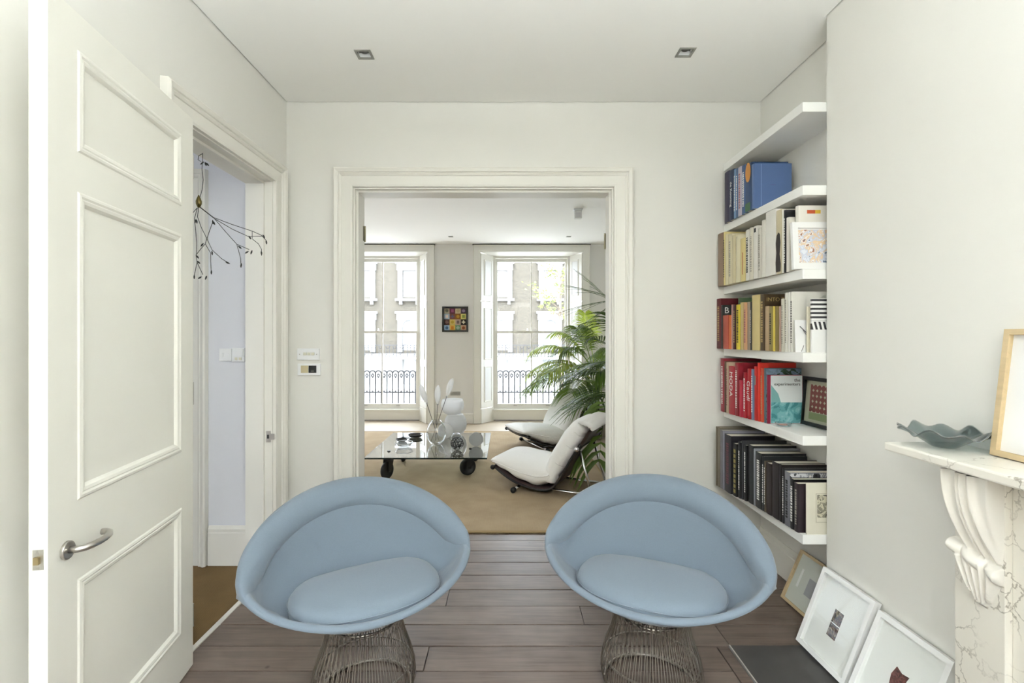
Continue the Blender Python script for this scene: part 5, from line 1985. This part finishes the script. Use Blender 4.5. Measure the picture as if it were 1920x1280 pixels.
def frond(parent, base, az, elev, L, droop, leaflen, m_, seed, nl=26, twist=0.0, start=.30, hang=.5, wid=.016):
    """one palm frond: a drooping rachis with paired leaflets"""
    rr = random.Random(seed)
    d = Vector((math.cos(az) * math.cos(elev), math.sin(az) * math.cos(elev), math.sin(elev)))
    base = Vector(base)
    P = []
    for i in range(41):
        t_ = i / 40
        P.append(base + d * (L * t_) + Vector((0, 0, -droop * L * t_ ** 2.2)))
    b = NB()
    tube(b, P[::4], .0075, 6, taper=.22)
    for i in range(nl):
        t_ = start + (1 - start) * (i + .5) / nl
        k = min(39, int(t_ * 40))
        p = P[k].lerp(P[k + 1], t_ * 40 - k)
        tg = (P[k + 1] - P[k]).normalized()
        side = tg.cross(Vector((0, 0, 1)))
        if side.length < .1:
            side = Vector((1, 0, 0))
        side.normalize()
        upv = side.cross(tg)
        if twist:
            R = Matrix.Rotation(twist, 3, tg)
            side = R @ side
            upv = R @ upv
        q = (t_ - start) / (1 - start)
        ll = leaflen * (.55 + .75 * math.sin(PI * min(1, q * .8 + .12))) * rr.uniform(.88, 1.08)
        for s in (-1, 1):
            fw = .42 + .6 * q + rr.uniform(-.08, .08)
            dl = (side * s + tg * fw + upv * .18).normalized()
            mid = p + dl * ll * .5 + Vector((0, 0, -.06 * hang * ll))
            tip = p + dl * ll * .97 + Vector((0, 0, -.62 * hang * ll))
            wt = tip + parent.location
            if (wt.x > 1.085 and wt.y < 5.09) or wt.x > 1.97 or wt.y > FAR - .04:
                continue                      # no leaflet grows into a wall
            wv = tg.cross(dl).cross(dl).normalized() * wid * rr.uniform(.8, 1.1)
            nn = dl.cross(wv).normalized() * wid * .25
            pts = []
            for f, wf in ((0, .25), (.25, .9), (.5, 1.0), (.75, .72), (1, .05)):
                c = p * ((1 - f) * (1 - f)) + (mid * 2 - (p + tip) * .5) * (2 * f * (1 - f)) + tip * (f * f)
                pts.append((c - wv * wf + nn, c, c + wv * wf + nn))
            grid(b, pts)
    return obj('frond', b, m_, parent, smooth=True)

pa = thing('kentia_palm', 'tall dark green palm standing behind the right jamb of the opening', 'plant', (1.38, 5.45, 0))
pot = obj('pot', lathe(NB(), [(0, .012), (.13, .012), (.15, .02), (.19, .34), (.20, .36), (.19, .37), (.175, .36), (.16, .33), (0, .325)], 32), mat('grey_pot', (.22, .215, .19), .7), pa, smooth=True)
obj('soil', lathe(NB(), [(0, .335), (.165, .332)], 24), mat('soil', (.04, .03, .022), .9), pot)
st = NB()
rs = random.Random(2)
for k in range(7):
    a = 2 * PI * k / 7
    tube(st, [(.05 * math.cos(a), .05 * math.sin(a), .33), (.08 * math.cos(a) - .03, .07 * math.sin(a), .75), (.10 * math.cos(a) - .08, .08 * math.sin(a), 1.15), (.06 * math.cos(a) - .13, .05 * math.sin(a) - .04, 1.5 + .33 * (k % 2))], .010, 6)
obj('stems', st, mat('palm_stem', (.10, .14, .04), .5), pa, smooth=True)
def PA(x, y, z):
    return (x - 1.38, y - 5.45, z)
D2 = math.radians
fr_ = [  # base, azimuth, elevation, length, droop, leaflet, mat, twist, start, leaflets, width
    (PA(1.17, 5.60, 1.86), 262, 12, .30, .20, .52, 0, -.55, .05, 6, .0085),
    (PA(1.17, 5.58, 1.88), 258, 16, .30, .20, .56, 0, -.05, .05, 6, .0085),
    (PA(1.17, 5.56, 1.84), 255, 10, .32, .20, .54, 0, .40, .05, 6, .0085),
    (PA(1.17, 5.56, 1.76), 250, 8, .34, .25, .52, 0, .80, .05, 6, .010),
    (PA(1.26, 5.42, 1.50), 235, 40, .50, .45, .42, 0, .3, .15, 8, .0095),
    (PA(1.30, 5.45, 1.20), 200, 48, .62, .40, .34, 0, 0, .30, 12, .011),
    (PA(1.30, 5.40, 1.10), 230, 30, .55, .45, .38, 0, .3, .25, 12, .012),
    (PA(1.25, 5.40, .98), 185, 25, .60, .40, .32, 0, 0, .25, 14, .012),
    (PA(1.24, 5.36, .86), 245, 18, .45, .35, .44, 0, 0, .12, 11, .012),
    (PA(1.20, 5.34, .80), 222, 12, .50, .35, .40, 0, .2, .15, 11, .012),
    (PA(1.19, 5.32, .90), 249, 22, 1.02, .98, .30, 1, 0, .58, 10, .026),
    (PA(1.30, 5.48, 1.00), 160, 35, .60, .45, .34, 1, 0, .30, 14, .011),
    (PA(1.36, 5.50, 1.25), 100, 66, .70, .30, .36, 0, 0, .35, 14, .011),
    (PA(1.42, 5.50, 1.20), 60, 62, .45, .40, .30, 0, 0, .35, 14, .011),
    (PA(1.32, 5.42, .95), 205, 45, .55, .55, .34, 1, -.3, .25, 14, .011),
    (PA(1.30, 5.42, .80), 190, 5, .55, .30, .36, 1, 0, .2, 14, .011),
]
for i, (bs, az, el, L, dr, ll, mi, tw, stt, nl_, wd_) in enumerate(fr_):
    frond(pa, bs, D2(az), D2(el), L, dr, ll, GREEN[mi], 100 + i, twist=tw, start=stt, nl=nl_, wid=wd_, hang=.12 if i < 4 else 1.0 if i == 10 else .5)

pb = thing('areca_palm', 'sunlit light green palm in a pot beside the right window', 'plant', (1.28, 6.95, 0))
pot = obj('pot', lathe(NB(), [(0, .012), (.14, .012), (.16, .02), (.20, .42), (.205, .44), (.195, .45), (.18, .44), (.17, .41), (0, .405)], 32), mat('basket_pot', (.30, .285, .22), .8), pb, smooth=True)
obj('soil', lathe(NB(), [(0, .415), (.172, .412)], 24), mat('soil', (.04, .03, .022), .9), pot)
st = NB()
for k in range(8):
    a = 2 * PI * k / 8
    tube(st, [(.05 * math.cos(a), .05 * math.sin(a), .41), (.08 * math.cos(a) - .02, .07 * math.sin(a), .75), (.13 * math.cos(a) - .06, .10 * math.sin(a), 1.02)], .010, 6)
obj('stems', st, mat('palm_stem', (.10, .14, .04), .5), pb, smooth=True)
fb_ = [
    ((-.08, 0, .95), 182, 48, 1.15, .48, .34, 2, 0, .28),
    ((-.10, -.03, .90), 196, 35, 1.05, .52, .32, 2, .2, .25),
    ((-.08, -.05, .85), 215, 38, .95, .50, .34, 2, 0, .25),
    ((-.06, .02, 1.00), 165, 62, 1.05, .42, .32, 2, 0, .30),
    ((-.04, -.02, 1.00), 230, 64, .95, .30, .30, 1, 0, .30),
    ((-.02, 0, 1.05), 110, 75, 1.00, .22, .28, 2, 0, .32),
    ((-.10, -.04, .80), 188, 18, .95, .42, .32, 1, 0, .22),
    ((-.06, -.06, .75), 240, 25, .85, .45, .32, 1, 0, .25),
    ((.02, -.02, .95), 290, 55, .85, .45, .30, 1, 0, .28),
    ((-.05, 0, .85), 172, 30, 1.00, .62, .30, 1, .2, .30),
    ((0, .04, .9), 60, 50, .7, .4, .28, 1, 0, .3),
    ((-.05, -.05, 1.0), 200, 55, .85, .55, .32, 1, 0, .3),
]
for i, (bs, az, el, L, dr, ll, mi, tw, stt) in enumerate(fb_):
    frond(pb, bs, D2(az), D2(el), L, dr, ll, GREEN[mi], 200 + i, twist=tw, start=stt, hang=.85, nl=40, wid=.0075)

# ================================================================== far wall details
lp_ = thing('colour_grid_picture', 'small black-framed picture of sixteen bright coloured squares between the windows', 'picture', (-.852, FAR, 1.741))
b = NB()
to = lambda u, v, p: Vector((u, -p, v))
grid(b, [[to(-.216 + d, -.212 + d, p), to(-.216 + d, .212 - d, p), to(.216 - d, .212 - d, p), to(.216 - d, -.212 + d, p)] for d, p in ((0, 0), (0, .035), (.03, .035), (.03, .010))], close_u=True)
obj('frame', b, mat('dark_frame', (.025, .025, .024), .4), lp_)
obj('mount', bx(-.188, .188, -.010, -.001, -.184, .184), mat('black_mount', (.008, .008, .012), .7), lp_)
cols = ['#b5ab92', '#6b3246', '#c4b18d', '#4d3a4c', '#9fb4c4', '#7a4a3c', '#8a5a1e', '#d8cc7a', '#553a3a', '#d2b866', '#b8a08f', '#2a2018', '#9db7d2', '#dcb252', '#6e8f6c', '#c9a184']
ins = ['#6a6a5a', '#a2567c', '#b09a72', '#8b7a8c', '#e0cfc0', '#5c5470', '#b98a2c', '#8f9a46', '#85665f', '#b79a3a', '#6d5a55', '#e2d9c0', '#3d5a7a', '#c4761e', '#a7b7a8', '#8a4a20']
for i in range(16):
    cx, cz = -.1425 + .095 * (i % 4) + 0, .1425 - .095 * (i // 4)
    cx *= .98
    sq = obj('coloured_square', bx(-.0465, .0465, -.0115, -.010, -.0465, .0465), mat('sq_' + cols[i][1:], cols[i], .8), lp_, loc=(cx, 0, cz))
    bb = NB()
    if i % 3 == 0:
        lathe(bb, [(0, -.0125), (.026, -.0125), (.026, -.0115), (0, -.0115)], 16, (0, 0, 0), 'y')
    elif i % 3 == 1:
        box(bb, -.022, .022, -.0125, -.0115, -.026, .026)
    else:
        box(bb, -.03, .03, -.0125, -.0115, -.010, .010)
        box(bb, -.010, .010, -.0124, -.0115, -.03, .03)
    obj('inner_mark', bb, mat('mk_' + ins[i][1:], ins[i], .8), sq)
vg = thing('vent_grille', 'small slatted air vent low on the wall between the windows', 'vent', (-.85, FAR, .50))
obj('vent_plate', bx(-.09, .09, -.006, 0, -.035, .035), mat('vent_paint', (.66, .65, .61), .6), vg)
sl = None
for k in range(5):
    if sl is None:
        sl = obj('slat', bx(-.082, .082, -.011, -.006, -.003, .003), mat('vent_dark', (.36, .35, .32), .6), vg, loc=(0, 0, -.024))
    else:
        share('slat', sl, vg, (0, 0, -.024 + k * .012))
# motion sensor on the ceiling
sx_, sy_ = .87, 5.87
ms = thing('motion_sensor', 'small white alarm sensor on the far ceiling', 'sensor', (sx_, sy_, CZ))
obj('mount', bx(-.055, .055, -.04, .04, -.02, 0), WHITEP, ms, bevel=.006)
obj('body', bx(-.045, .045, -.035, .03, -.12, -.0205), mat('sensor_body', (.72, .72, .70), .4), ms, bevel=.008)
obj('lens', bx(-.03, .03, -.040, -.0352, -.105, -.05), mat('sensor_lens', (.6, .6, .6), .3), ms)
